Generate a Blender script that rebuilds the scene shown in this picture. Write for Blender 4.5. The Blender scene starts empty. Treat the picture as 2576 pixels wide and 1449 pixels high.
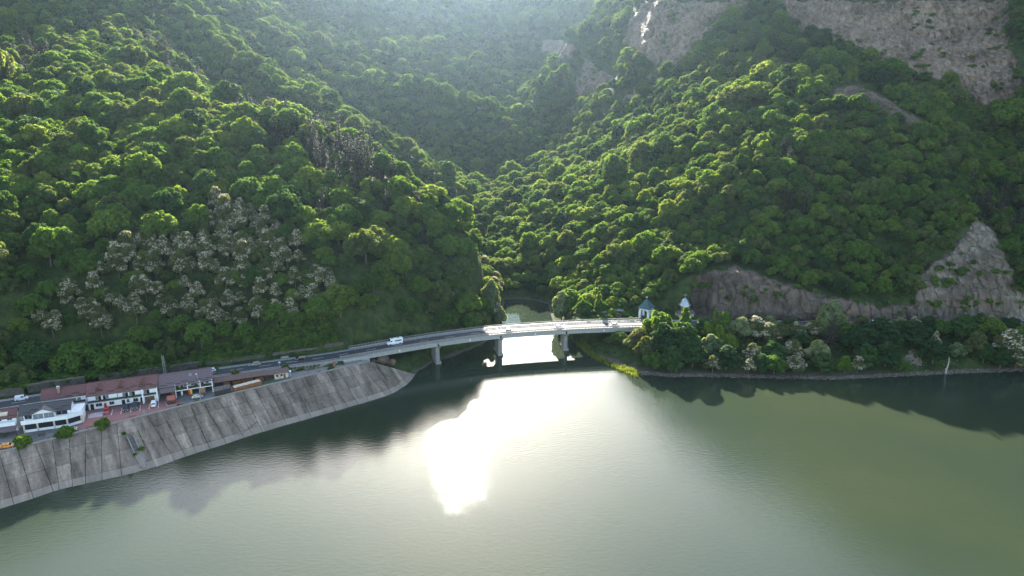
import bpy, bmesh, math, random
import numpy as np
from mathutils import Vector, Matrix, noise as mnoise

# ------------------------------------------------------------------ camera, sky, sun, exposure
S = bpy.context.scene
PITCH = math.radians(16.0); CAMH = 120.0; FPX = 1789.0; CX, CY = 1288.0, 724.5
SUN_EL, SUN_AZ = math.radians(25.3), math.radians(-4.7)      # azimuth from +Y, negative = towards -X
cam_d = bpy.data.cameras.new('camera'); cam = bpy.data.objects.new('camera', cam_d)
S.collection.objects.link(cam); S.camera = cam
cam.location = (0, 0, CAMH); cam.rotation_euler = (math.radians(90) - PITCH, 0, 0)
cam_d.sensor_width = 36; cam_d.lens = 36 * FPX / 2576; cam_d.clip_start = 1; cam_d.clip_end = 12000

W = bpy.data.worlds.new('World'); S.world = W; W.use_nodes = True
nt = W.node_tree; nt.nodes.clear()
sky = nt.nodes.new('ShaderNodeTexSky'); sky.sky_type = 'NISHITA'; sky.sun_disc = False
sky.sun_elevation = SUN_EL; sky.sun_rotation = SUN_AZ
sky.air_density = 1.0; sky.dust_density = 1.2; sky.ozone_density = 1.0; sky.altitude = 300
bg = nt.nodes.new('ShaderNodeBackground'); bg.inputs['Strength'].default_value = 0.096
wo = nt.nodes.new('ShaderNodeOutputWorld')
tint = nt.nodes.new('ShaderNodeVectorMath'); tint.operation = 'MULTIPLY'; tint.inputs[1].default_value = (1.05, 1.0, 0.92)   # milky summer air
nt.links.new(sky.outputs[0], tint.inputs[0]); nt.links.new(tint.outputs[0], bg.inputs[0]); nt.links.new(bg.outputs[0], wo.inputs[0])

sl = bpy.data.lights.new('sun', 'SUN'); sl.energy = 5.0; sl.angle = math.radians(0.53); sl.color = (1.0, 0.95, 0.85)
so = bpy.data.objects.new('sun', sl); S.collection.objects.link(so)
sdir = Vector((math.sin(SUN_AZ) * math.cos(SUN_EL), math.cos(SUN_AZ) * math.cos(SUN_EL), math.sin(SUN_EL)))
so.rotation_euler = sdir.to_track_quat('Z', 'Y').to_euler(); so.location = sdir * 900

S.view_settings.view_transform = 'Standard'; S.view_settings.look = 'None'
S.view_settings.exposure = 2.7; S.view_settings.gamma = 1.0; S.view_settings.use_curve_mapping = False
cy = S.cycles
cy.max_bounces = 6; cy.diffuse_bounces = 3; cy.glossy_bounces = 3; cy.transmission_bounces = 3
cy.volume_bounces = 0; cy.transparent_max_bounces = 4; cy.caustics_reflective = False; cy.caustics_refractive = False
cy.use_denoising = True; cy.use_adaptive_sampling = False
try: cy.denoiser = 'OPENIMAGEDENOISE'
except Exception: pass
cy.sample_clamp_indirect = 4.0

rng = np.random.default_rng(7); random.seed(7)

# ------------------------------------------------------------------ picture <-> place
CP, SP = math.cos(PITCH), math.sin(PITCH)
def ray(px, py):
    x = (px - CX) / FPX; v = -(py - CY) / FPX
    return x, CP + v * SP, -SP + v * CP
def atz(px, py, z):
    a, b, c = ray(px, py); t = (z - CAMH) / c
    return Vector((a * t, b * t, z))
def att(px, py, t):
    a, b, c = ray(px, py)
    return Vector((a * t, b * t, CAMH + c * t))
def project(x, y, z):
    z = z - CAMH; d = y * CP - z * SP; u = y * SP + z * CP
    d = np.maximum(d, 1e-3)
    return CX + FPX * x / d, CY - FPX * u / d, d

# ------------------------------------------------------------------ builders
C = S.collection
def link(o, parent=None):
    C.objects.link(o)
    if parent is not None: o.parent = parent
    return o
def tag(o, label=None, cat=None, group=None, kind=None):
    if label: o['label'] = label
    if cat: o['category'] = cat
    if group: o['group'] = group
    if kind: o['kind'] = kind
    return o
def empty(name, loc, rz=0.0, label=None, cat=None, group=None):
    o = bpy.data.objects.new(name, None); o.empty_display_size = 0.5
    o.location = loc; o.rotation_euler = (0, 0, rz); C.objects.link(o)
    return tag(o, label, cat, group)
def np_mesh(name, V, F, mats=(), mi=None, smooth=False):
    V = np.asarray(V, np.float32); F = np.asarray(F, np.int32)
    me = bpy.data.meshes.new(name); k = F.shape[1]
    me.vertices.add(len(V)); me.vertices.foreach_set('co', V.ravel())
    me.loops.add(F.size); me.loops.foreach_set('vertex_index', F.ravel())
    me.polygons.add(len(F)); me.polygons.foreach_set('loop_start', np.arange(len(F), dtype=np.int32) * k)
    try: me.polygons.foreach_set('loop_total', np.full(len(F), k, np.int32))
    except Exception: pass
    for m in mats: me.materials.append(m)
    if mi is not None: me.polygons.foreach_set('material_index', np.asarray(mi, np.int32))
    me.polygons.foreach_set('use_smooth', np.full(len(F), smooth))
    me.update(calc_edges=True); me.validate()
    return me
class MB:
    """collects boxes, prisms, tubes and sheets into one mesh"""
    def __init__(s): s.v = []; s.f = []
    def add(s, vs, fs):
        b = len(s.v); s.v += [tuple(v) for v in vs]; s.f += [tuple(i + b for i in f) for f in fs]; return s
    def box(s, x0, y0, z0, x1, y1, z1):
        return s.add([(x0,y0,z0),(x1,y0,z0),(x1,y1,z0),(x0,y1,z0),(x0,y0,z1),(x1,y0,z1),(x1,y1,z1),(x0,y1,z1)],
                     [(3,2,1,0),(4,5,6,7),(0,1,5,4),(1,2,6,5),(2,3,7,6),(3,0,4,7)])
    def prism(s, poly, z0, z1):                       # poly in XY, counter-clockwise
        n = len(poly); v = [(p[0], p[1], z0) for p in poly] + [(p[0], p[1], z1) for p in poly]
        return s.add(v, [tuple(range(n - 1, -1, -1)), tuple(range(n, 2 * n))] + [(i, (i + 1) % n, n + (i + 1) % n, n + i) for i in range(n)])
    def prism_y(s, poly, y0, y1):                     # poly in XZ, extruded along Y
        n = len(poly); v = [(p[0], y0, p[1]) for p in poly] + [(p[0], y1, p[1]) for p in poly]
        return s.add(v, [tuple(range(n)), tuple(range(2 * n - 1, n - 1, -1))] + [(i, n + i, n + (i + 1) % n, (i + 1) % n) for i in range(n)])
    def prism_x(s, poly, x0, x1):                     # poly in YZ, extruded along X
        n = len(poly); v = [(x0, p[0], p[1]) for p in poly] + [(x1, p[0], p[1]) for p in poly]
        return s.add(v, [tuple(range(n - 1, -1, -1)), tuple(range(n, 2 * n))] + [(i, (i + 1) % n, n + (i + 1) % n, n + i) for i in range(n)])
    def hexa(s, a): return s.add(a, [(3,2,1,0),(4,5,6,7),(0,1,5,4),(1,2,6,5),(2,3,7,6),(3,0,4,7)])
    def bar(s, p, q, w, h=None):                      # square bar from p to q
        p = Vector(p); q = Vector(q); h = h or w; d = (q - p).normalized()
        up = Vector((0, 0, 1)) if abs(d.z) < 0.95 else Vector((0, 1, 0))
        a = d.cross(up).normalized() * w / 2; b = a.cross(d).normalized() * h / 2
        return s.hexa([p - a - b, p + a - b, q + a - b, q - a - b, p - a + b, p + a + b, q + a + b, q - a + b])
    def tube(s, pts, rad, n=6):
        pts = [Vector(p) for p in pts]; rad = rad if isinstance(rad, (list, tuple)) else [rad] * len(pts)
        vs = []; fs = []
        for i, p in enumerate(pts):
            d = (pts[min(i + 1, len(pts) - 1)] - pts[max(i - 1, 0)]).normalized()
            up = Vector((0, 0, 1)) if abs(d.z) < 0.9 else Vector((1, 0, 0))
            a = d.cross(up).normalized(); b = d.cross(a).normalized()
            for k in range(n):
                t = 2 * math.pi * k / n; vs.append(p + (a * math.cos(t) + b * math.sin(t)) * rad[i])
        for i in range(len(pts) - 1):
            for k in range(n):
                fs.append((i * n + k, i * n + (k + 1) % n, (i + 1) * n + (k + 1) % n, (i + 1) * n + k))
        fs.append(tuple(range(n - 1, -1, -1))); fs.append(tuple((len(pts) - 1) * n + k for k in range(n)))
        return s.add(vs, fs)
    def lathe(s, prof, cx=0, cy=0, n=16, start=0.0):  # prof: (r, z) bottom to top
        vs = []; fs = []
        for r, z in prof:
            for k in range(n):
                t = start + 2 * math.pi * k / n; vs.append((cx + r * math.cos(t), cy + r * math.sin(t), z))
        for i in range(len(prof) - 1):
            for k in range(n):
                fs.append((i * n + k, i * n + (k + 1) % n, (i + 1) * n + (k + 1) % n, (i + 1) * n + k))
        fs.append(tuple(range(n - 1, -1, -1))); fs.append(tuple((len(prof) - 1) * n + k for k in range(n)))
        return s.add(vs, fs)
    def mesh(s, name, mat, smooth=False):
        me = bpy.data.meshes.new(name); me.from_pydata(s.v, [], s.f); me.materials.append(mat)
        bm = bmesh.new(); bm.from_mesh(me); bmesh.ops.recalc_face_normals(bm, faces=bm.faces); bm.to_mesh(me); bm.free()
        if smooth:
            for p in me.polygons: p.use_smooth = True
        return me
    def build(s, name, mat, parent=None, smooth=False, loc=None):
        o = bpy.data.objects.new(name, s.mesh(name, mat, smooth)); link(o, parent)
        if loc is not None: o.location = loc
        return o

# ------------------------------------------------------------------ materials
M = {}
def nodes(name):
    m = bpy.data.materials.new(name); m.use_nodes = True; t = m.node_tree; t.nodes.clear()
    out = t.nodes.new('ShaderNodeOutputMaterial'); return m, t, out
def N(t, kind, **kw):
    n = t.nodes.new(kind)
    for k, v in kw.items():
        if k in n.inputs: n.inputs[k].default_value = v
        else: setattr(n, k, v)
    return n
def ramp(t, stops):
    r = t.nodes.new('ShaderNodeValToRGB'); e = r.color_ramp.elements
    while len(e) < len(stops): e.new(0.5)
    for i, (p, c) in enumerate(stops): e[i].position = p; e[i].color = (*c, 1)
    return r
def plain(name, col, rough=0.7, metal=0.0, var=0.15, scale=1.2, bump=0.0, spec=0.3, objvar=0.0):
    m, t, out = nodes(name)
    b = N(t, 'ShaderNodeBsdfPrincipled'); b.inputs['Roughness'].default_value = rough
    b.inputs['Metallic'].default_value = metal; b.inputs['Specular IOR Level'].default_value = spec
    g = N(t, 'ShaderNodeNewGeometry'); n = N(t, 'ShaderNodeTexNoise', Scale=scale, Detail=5.0)
    t.links.new(g.outputs['Position'], n.inputs['Vector'])
    lo = tuple(c * (1 - var) for c in col); hi = tuple(min(1, c * (1 + var)) for c in col)
    r = ramp(t, [(0.3, lo), (0.7, hi)]); t.links.new(n.outputs['Fac'], r.inputs['Fac'])
    src = r.outputs['Color']
    if objvar:
        oi = N(t, 'ShaderNodeObjectInfo'); mr = N(t, 'ShaderNodeMapRange'); mr.inputs['To Min'].default_value = 1 - objvar; mr.inputs['To Max'].default_value = 1 + objvar
        t.links.new(oi.outputs['Random'], mr.inputs['Value'])
        mx = N(t, 'ShaderNodeVectorMath', operation='SCALE'); t.links.new(src, mx.inputs[0]); t.links.new(mr.outputs[0], mx.inputs['Scale']); src = mx.outputs[0]
    t.links.new(src, b.inputs['Base Color'])
    if bump:
        bp = N(t, 'ShaderNodeBump', Strength=bump, Distance=0.1); t.links.new(n.outputs['Fac'], bp.inputs['Height']); t.links.new(bp.outputs[0], b.inputs['Normal'])
    t.links.new(b.outputs[0], out.inputs[0]); M[name] = m; return m

def leaf(name, stops, trans, tcol_gain=(2.6, 2.3, 0.7), patch=0.0):
    """leaf: diffuse + translucent, colour drawn per tree"""
    m, t, out = nodes(name)
    oi = N(t, 'ShaderNodeObjectInfo'); r = ramp(t, stops); t.links.new(oi.outputs['Random'], r.inputs['Fac'])
    g = N(t, 'ShaderNodeNewGeometry'); n = N(t, 'ShaderNodeTexNoise', Scale=0.55, Detail=2.0); t.links.new(g.outputs['Position'], n.inputs['Vector'])
    mr = N(t, 'ShaderNodeMapRange'); mr.inputs['From Min'].default_value = 0.3; mr.inputs['From Max'].default_value = 0.7
    mr.inputs['To Min'].default_value = 0.7; mr.inputs['To Max'].default_value = 1.3; t.links.new(n.outputs['Fac'], mr.inputs['Value'])
    sc = N(t, 'ShaderNodeVectorMath', operation='SCALE'); t.links.new(r.outputs[0], sc.inputs[0]); t.links.new(mr.outputs[0], sc.inputs['Scale'])
    d = N(t, 'ShaderNodeBsdfPrincipled', Roughness=0.7); d.inputs['Specular IOR Level'].default_value = 0.12
    t.links.new(sc.outputs[0], d.inputs['Base Color'])
    tr = N(t, 'ShaderNodeBsdfTranslucent'); mu = N(t, 'ShaderNodeVectorMath', operation='MULTIPLY'); mu.inputs[1].default_value = tcol_gain
    t.links.new(sc.outputs[0], mu.inputs[0]); t.links.new(mu.outputs[0], tr.inputs['Color'])
    mx = N(t, 'ShaderNodeMixShader', Fac=trans); t.links.new(d.outputs[0], mx.inputs[1]); t.links.new(tr.outputs[0], mx.inputs[2])
    t.links.new(mx.outputs[0], out.inputs[0]); M[name] = m; return m

leaf('leaf_beech', [(0.0, (0.044, 0.092, 0.020)), (0.35, (0.066, 0.124, 0.024)), (0.7, (0.084, 0.142, 0.027)), (0.93, (0.106, 0.158, 0.029)), (1.0, (0.130, 0.175, 0.034))], 0.45)
leaf('leaf_oak', [(0.0, (0.060, 0.092, 0.030)), (1.0, (0.095, 0.125, 0.042))], 0.45)
leaf('leaf_dark', [(0.0, (0.020, 0.052, 0.018)), (1.0, (0.045, 0.090, 0.022))], 0.35)
leaf('leaf_fresh', [(0.0, (0.070, 0.140, 0.016)), (1.0, (0.130, 0.190, 0.022))], 0.45)
leaf('leaf_silver', [(0.0, (0.110, 0.150, 0.075)), (1.0, (0.170, 0.200, 0.100))], 0.40)
leaf('leaf_olive', [(0.0, (0.075, 0.095, 0.035)), (1.0, (0.110, 0.120, 0.050))], 0.40)
leaf('needle', [(0.0, (0.022, 0.026, 0.014)), (1.0, (0.046, 0.040, 0.024))], 0.08, (1.2, 1.2, 0.8))
leaf('blossom', [(0.0, (0.42, 0.37, 0.26)), (1.0, (0.60, 0.54, 0.40))], 0.35, (1.0, 1.0, 0.9))
leaf('reed', [(0.0, (0.14, 0.17, 0.025)), (1.0, (0.26, 0.25, 0.04))], 0.45, (1.3, 1.3, 0.6))
plain('bark', (0.10, 0.085, 0.07), 0.9, var=0.3)
plain('dead_wood', (0.36, 0.33, 0.29), 0.8, var=0.2)

def rock_mat(name, stops, streak=0.35):
    stops = [(p, (c[0] * 0.98, c[1] * 0.89, c[2] * 0.77)) for p, c in stops]      # warm shift put into the rock colour to offset the blue ambient light
    m, t, out = nodes(name)
    b = N(t, 'ShaderNodeBsdfPrincipled', Roughness=0.9); b.inputs['Specular IOR Level'].default_value = 0.15
    g = N(t, 'ShaderNodeNewGeometry')
    mp = N(t, 'ShaderNodeMapping'); mp.inputs['Scale'].default_value = (0.30, 0.30, streak * 0.30); t.links.new(g.outputs['Position'], mp.inputs[0])
    n1 = N(t, 'ShaderNodeTexNoise', Scale=1.0, Detail=9.0, Roughness=0.68); t.links.new(mp.outputs[0], n1.inputs['Vector'])
    n2 = N(t, 'ShaderNodeTexNoise', Scale=0.035, Detail=3.0); t.links.new(g.outputs['Position'], n2.inputs['Vector'])
    v = N(t, 'ShaderNodeTexVoronoi', Scale=0.55, feature='DISTANCE_TO_EDGE'); 
    wv = N(t, 'ShaderNodeVectorMath', operation='ADD'); t.links.new(mp.outputs[0], wv.inputs[0]); t.links.new(n1.outputs['Color'], wv.inputs[1]); t.links.new(wv.outputs[0], v.inputs['Vector'])
    ad = N(t, 'ShaderNodeMath', operation='MULTIPLY_ADD'); ad.inputs[1].default_value = 0.40; t.links.new(n2.outputs['Fac'], ad.inputs[0])
    a2 = N(t, 'ShaderNodeMath', operation='MULTIPLY'); a2.inputs[1].default_value = 0.60; t.links.new(n1.outputs['Fac'], a2.inputs[0]); t.links.new(a2.outputs[0], ad.inputs[2])
    r = ramp(t, stops); t.links.new(ad.outputs[0], r.inputs['Fac']); t.links.new(r.outputs[0], b.inputs['Base Color'])
    bp = N(t, 'ShaderNodeBump', Strength=1.0, Distance=1.8); t.links.new(n1.outputs['Fac'], bp.inputs['Height'])
    cr = N(t, 'ShaderNodeMapRange'); cr.inputs['From Max'].default_value = 0.12; t.links.new(v.outputs['Distance'], cr.inputs['Value'])
    b2 = N(t, 'ShaderNodeBump', Strength=0.8, Distance=0.9); t.links.new(cr.outputs[0], b2.inputs['Height']); t.links.new(bp.outputs[0], b2.inputs['Normal'])
    t.links.new(b2.outputs[0], b.inputs['Normal']); t.links.new(b.outputs[0], out.inputs[0]); M[name] = m; return m
rock_mat('rock_brown', [(0.32, (0.045, 0.036, 0.030)), (0.44, (0.095, 0.078, 0.066)), (0.54, (0.15, 0.125, 0.108)), (0.63, (0.22, 0.15, 0.105)), (0.72, (0.21, 0.18, 0.155))])
rock_mat('rock_pale', [(0.30, (0.060, 0.050, 0.042)), (0.43, (0.115, 0.097, 0.082)), (0.52, (0.18, 0.157, 0.135)), (0.62, (0.30, 0.28, 0.255)), (0.72, (0.22, 0.16, 0.115))])
rock_mat('rock_grey', [(0.33, (0.055, 0.043, 0.035)), (0.43, (0.155, 0.124, 0.103)), (0.53, (0.25, 0.203, 0.168)), (0.66, (0.36, 0.297, 0.25))], 0.6)

def ground_mat():
    m, t, out = nodes('ground')
    b = N(t, 'ShaderNodeBsdfPrincipled', Roughness=0.95); b.inputs['Specular IOR Level'].default_value = 0.1
    g = N(t, 'ShaderNodeNewGeometry'); sx = N(t, 'ShaderNodeSeparateXYZ'); t.links.new(g.outputs['Position'], sx.inputs[0])
    n = N(t, 'ShaderNodeTexNoise', Scale=0.25, Detail=7.0, Roughness=0.65); t.links.new(g.outputs['Position'], n.inputs['Vector'])
    r = ramp(t, [(0.34, (0.020, 0.030, 0.011)), (0.50, (0.035, 0.055, 0.016)), (0.60, (0.055, 0.072, 0.022)), (0.72, (0.085, 0.068, 0.045))]); t.links.new(n.outputs['Fac'], r.inputs['Fac'])
    n2 = N(t, 'ShaderNodeTexNoise', Scale=1.6, Detail=6.0, Roughness=0.7); t.links.new(g.outputs['Position'], n2.inputs['Vector'])
    gr = ramp(t, [(0.35, (0.045, 0.037, 0.028)), (0.55, (0.095, 0.082, 0.064)), (0.75, (0.17, 0.15, 0.12))]); t.links.new(n2.outputs['Fac'], gr.inputs['Fac'])
    ad = N(t, 'ShaderNodeMath', operation='MULTIPLY_ADD'); ad.inputs[1].default_value = -0.6; t.links.new(n.outputs['Fac'], ad.inputs[0]); t.links.new(sx.outputs['Z'], ad.inputs[2])
    mr = N(t, 'ShaderNodeMapRange'); mr.inputs['From Min'].default_value = 0.15; mr.inputs['From Max'].default_value = 0.6; t.links.new(ad.outputs[0], mr.inputs['Value'])
    mx = N(t, 'ShaderNodeMix', data_type='RGBA'); t.links.new(mr.outputs[0], mx.inputs['Factor']); t.links.new(gr.outputs[0], mx.inputs['A']); t.links.new(r.outputs[0], mx.inputs['B'])
    t.links.new(mx.outputs['Result'], b.inputs['Base Color'])
    bp = N(t, 'ShaderNodeBump', Strength=0.6, Distance=0.5); t.links.new(n2.outputs['Fac'], bp.inputs['Height']); t.links.new(bp.outputs[0], b.inputs['Normal'])
    t.links.new(b.outputs[0], out.inputs[0]); M['ground'] = m
ground_mat()

def water_mat():
    m, t, out = nodes('water')
    b = N(t, 'ShaderNodeBsdfPrincipled'); b.inputs['IOR'].default_value = 1.333; b.inputs['Roughness'].default_value = 0.022
    b.inputs['Specular IOR Level'].default_value = 0.6
    g = N(t, 'ShaderNodeNewGeometry')
    n0 = N(t, 'ShaderNodeTexNoise', Scale=0.012, Detail=3.0); t.links.new(g.outputs['Position'], n0.inputs['Vector'])
    r = ramp(t, [(0.35, (0.021, 0.031, 0.020)), (0.65, (0.030, 0.039, 0.021))]); t.links.new(n0.outputs['Fac'], r.inputs['Fac']); t.links.new(r.outputs[0], b.inputs['Base Color'])
    # calm water near the narrows, wind ripples out on the lake
    sx = N(t, 'ShaderNodeSeparateXYZ'); t.links.new(g.outputs['Position'], sx.inputs[0])
    mr = N(t, 'ShaderNodeMapRange', interpolation_type='SMOOTHSTEP'); mr.inputs['From Min'].default_value = 292; mr.inputs['From Max'].default_value = 268
    mr.inputs['To Min'].default_value = 0.12; mr.inputs['To Max'].default_value = 1.0; t.links.new(sx.outputs['Y'], mr.inputs['Value'])
    mp = N(t, 'ShaderNodeMapping'); mp.inputs['Rotation'].default_value = (0, 0, math.radians(-25)); mp.inputs['Scale'].default_value = (0.55, 1.3, 1)
    t.links.new(g.outputs['Position'], mp.inputs[0])
    n1 = N(t, 'ShaderNodeTexNoise', Scale=0.8, Detail=5.0, Roughness=0.66); t.links.new(mp.outputs[0], n1.inputs['Vector'])
    n3 = N(t, 'ShaderNodeTexNoise', Scale=0.02, Detail=2.0); t.links.new(g.outputs['Position'], n3.inputs['Vector'])
    m3 = N(t, 'ShaderNodeMapRange'); m3.inputs['From Min'].default_value = 0.35; m3.inputs['From Max'].default_value = 0.65; m3.inputs['To Min'].default_value = 0.75; m3.inputs['To Max'].default_value = 1.05
    t.links.new(n3.outputs['Fac'], m3.inputs['Value'])
    ml = N(t, 'ShaderNodeMath', operation='MULTIPLY'); t.links.new(mr.outputs[0], ml.inputs[0]); t.links.new(m3.outputs[0], ml.inputs[1])
    m2 = N(t, 'ShaderNodeMath', operation='MULTIPLY'); m2.inputs[1].default_value = 0.175; t.links.new(ml.outputs[0], m2.inputs[0])
    bp = N(t, 'ShaderNodeBump', Distance=0.20); t.links.new(m2.outputs[0], bp.inputs['Strength']); n4 = N(t, 'ShaderNodeTexNoise', Scale=4.5, Detail=2.0); t.links.new(mp.outputs[0], n4.inputs['Vector'])
    hh = N(t, 'ShaderNodeMath', operation='MULTIPLY_ADD'); hh.inputs[1].default_value = 0.16; t.links.new(n4.outputs['Fac'], hh.inputs[0]); t.links.new(n1.outputs['Fac'], hh.inputs[2]); t.links.new(hh.outputs[0], bp.inputs['Height'])
    t.links.new(bp.outputs[0], b.inputs['Normal']); t.links.new(b.outputs[0], out.inputs[0]); M['water'] = m
water_mat()

# ------------------------------------------------------------------ terrain: shape of the gorge
def xy(px, py, z=0.0):
    p = atz(px, py, z); return (p.x, p.y)
FOOT = [(-330, 40), (-235, 112)] + [xy(*p) for p in [(0,1280),(150,1232),(350,1187),(471,1147),(575,1115),(645,1091),(795,1048),(920,1012),(980,993),(1025,966),(1045,941.6)]]
TOPE = [(-345, 62), (-246, 134)] + [xy(*p, 9.0) for p in [(0,1138),(179,1093),(380,1042),(575,993),(723,958),(859,926),(929,910)]]
BANK_L = [xy(*p) for p in [(1084,913),(1109,906),(1134,901),(1171,884),(1208,869),(1238,848),(1252,820),(1262,785),(1270,760)]]
CHAN = [(-6, 394), (4, 396), (14, 392)]
BANK_R = [xy(*p) for p in [(1380,765),(1390,800),(1402,830),(1440,852),(1462,872),(1490,893),(1540,918),(1600,940),(1680,948),(1760,947),(1850,950),(1990,953),(2100,955),(2200,950),(2300,945),(2430,939),(2576,934)]] + [(300, 296), (420, 310), (800, 260)]
LAKE = FOOT + BANK_L + CHAN + BANK_R + [(900, -700), (-900, -700), (-900, -200)]
ROADC = [(-420,105),(-330,152),(-240,203.5),(-182.3,230.9),(-171.5,236.3),(-145,248.9),(-116,261.3),(-104.8,266),(-93.8,270.6),(-77,277.5),(-64,284.2),(-51.5,291.0),(-29.8,301.3),(-5.7,309.9),(27.3,316.5),(59.6,319.9),(75,320.8),(100,321),(135,320),(180,319.5),(245,321),(400,331),(600,340)]
ROADZ = 10.5
YARD = TOPE[2:] + [(-78.5,270.5),(-95.2,264.2),(-106,259.6),(-118,255.6),(-147,242.6),(-173.5,230.0),(-184,225),(-246,195)] + [(-330,140),TOPE[0],TOPE[1]]
YARDZ = 8.8

def resample(pts, step):
    """Catmull-Rom through pts, evenly stepped"""
    P = [np.array(p, float) for p in pts]; P = [2 * P[0] - P[1]] + P + [2 * P[-1] - P[-2]]; out = []
    for i in range(1, len(P) - 2):
        for t in np.linspace(0, 1, 24, endpoint=False):
            a, b, c, d = P[i-1], P[i], P[i+1], P[i+2]
            out.append(0.5 * (2*b + (c-a)*t + (2*a-5*b+4*c-d)*t*t + (3*b-a-3*c+d)*t**3))
    out.append(P[-2]); out = np.array(out)
    L = np.concatenate([[0], np.cumsum(np.linalg.norm(np.diff(out, axis=0), axis=1))])
    s = np.linspace(0, L[-1], max(2, int(round(L[-1] / step)) + 1))
    return np.stack([np.interp(s, L, out[:, k]) for k in range(out.shape[1])], 1)
ROAD = resample(ROADC, 1.5)

def seg_dist(X, Y, pts):
    pts = np.asarray(pts, float); best = np.full(X.shape, 1e9)
    for a, b in zip(pts[:-1], pts[1:]):
        d = b - a; L = d @ d + 1e-9
        t = np.clip(((X - a[0]) * d[0] + (Y - a[1]) * d[1]) / L, 0, 1)
        best = np.minimum(best, np.hypot(X - a[0] - t * d[0], Y - a[1] - t * d[1]))
    return best
def inside(X, Y, poly):
    r = np.zeros(X.shape, bool); n = len(poly)
    for i in range(n):
        x0, y0 = poly[i]; x1, y1 = poly[(i + 1) % n]
        if y0 == y1: continue
        c = ((y0 > Y) != (y1 > Y)) & (X < (x1 - x0) * (Y - y0) / (y1 - y0) + x0); r ^= c
    return r
def smooth(e0, e1, x):
    t = np.clip((x - e0) / (e1 - e0), 0, 1); return t * t * (3 - 2 * t)

CTL = []                                   # ground control points
def can(px, py, t, h=8.0):                 # a point seen on the canopy, distance t along the view axis
    p = att(px, py, t); CTL.append((p.x, p.y, p.z - h))
def gnd(px, py, t): can(px, py, t, 0.0)
def w(x, y, z): CTL.append((x, y, z))
# left hill, face towards the lake
for a in [(0,930,272),(0,820,280),(0,700,297),(0,600,313),(0,500,333),(0,400,362),(0,300,405),(0,200,455),(0,100,525),(0,0,600),
          (150,920,280),(150,800,292),(150,650,312),(150,500,340),(150,350,388),(150,220,450),(150,120,520),(150,30,590),
          (300,890,286),(300,780,299),(300,700,310),(300,600,328),(300,500,348),(300,400,376),(300,300,418),(300,200,475),(300,120,540),(300,40,610),
          (450,860,293),(450,750,308),(450,650,322),(450,500,354),(450,350,402),(450,250,455),(450,190,500),(420,110,560),
          (600,830,301),(600,740,313),(600,650,327),(600,550,346),(600,450,373),(600,350,412),(600,280,450),(590,235,480),
          (720,800,307),(720,650,331),(720,500,366),(720,380,407),(735,275,452),
          (850,820,307),(850,730,322),(850,650,335),(850,560,355),(850,450,388)
          ,(950,790,315),(950,650,340),(950,520,374),
          (1050,800,325),(1050,720,337),(1050,620,353),(1050,560,372),
          (1140,790,337),(1140,680,349),(1180,780,345),(1180,690,355),(1225,720,357),(1250,770,360)]:
    k = 1 - 0.05 * max(0.0, min(1.0, (a[1] - 230) / 120)) * max(0.0, min(1.0, (850 - a[1]) / 150)) * max(0.0, min(1.0, (1150 - a[0]) / 200)); can(a[0], a[1], a[2] * k)
for a in [(870,338,428),(950,388,408),(1040,452,390),(1090,490,384),(1135,524,377),(1185,568,368),(1230,652,360),(1250,735,356)]: can(*a, 5.0)
# gully behind it
for a in [(-20,400,3),(-28,430,8),(-40,455,14),(-55,480,18),(-80,505,25),(-105,528,30),(-130,550,36),(-155,572,44),(-180,592,56),(-210,615,74),(-240,638,98),(-290,680,135)]: w(*a)
# second spur
for a in [(470,0,705),(560,80,672),(640,140,650),(760,210,622),(830,250,610),(900,290,600),(980,335,590),(1050,380,578),(1120,470,555),(1140,530,535),
          (1100,500,545),(1000,430,562),(870,340,580),(760,265,598),(650,200,625),(560,130,648)]: can(*a)
for a in [(-25,580,24),(-45,610,28),(-65,640,34),(-90,668,42),(-120,695,54),(-150,720,66),(-190,750,84),(-260,800,125)]: w(*a)
# third and fourth spurs, far slopes
for a in [(832,166,830),(940,178,815),(1058,193,800),(1140,222,785),(1210,254,770),(1298,303,750),(1420,346,728),(1300,420,690),(1200,340,735),(1130,440,645),(1200,480,590),(1100,330,745),(950,250,778),
          (1104,96,1000),(1210,136,965),(1320,176,930),(1370,212,900),(1250,235,905),(1000,110,960),(850,80,980),(700,30,1000),(1340,270,790),
          (1000,20,1300),(1150,50,1300),(1250,60,1320),(1400,60,1300),(1345,135,1120),(1480,0,1400)]: can(*a)
for a in [(-330,980,230),(-210,905,150),(-150,890,110),(-90,875,85),(-30,860,72),(20,850,70),(60,845,75),(60,1000,105),(0,1040,112),(-60,1070,125),(-130,1090,150),(20,1150,140),(90,760,60),(70,800,64)]: w(*a)
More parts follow.
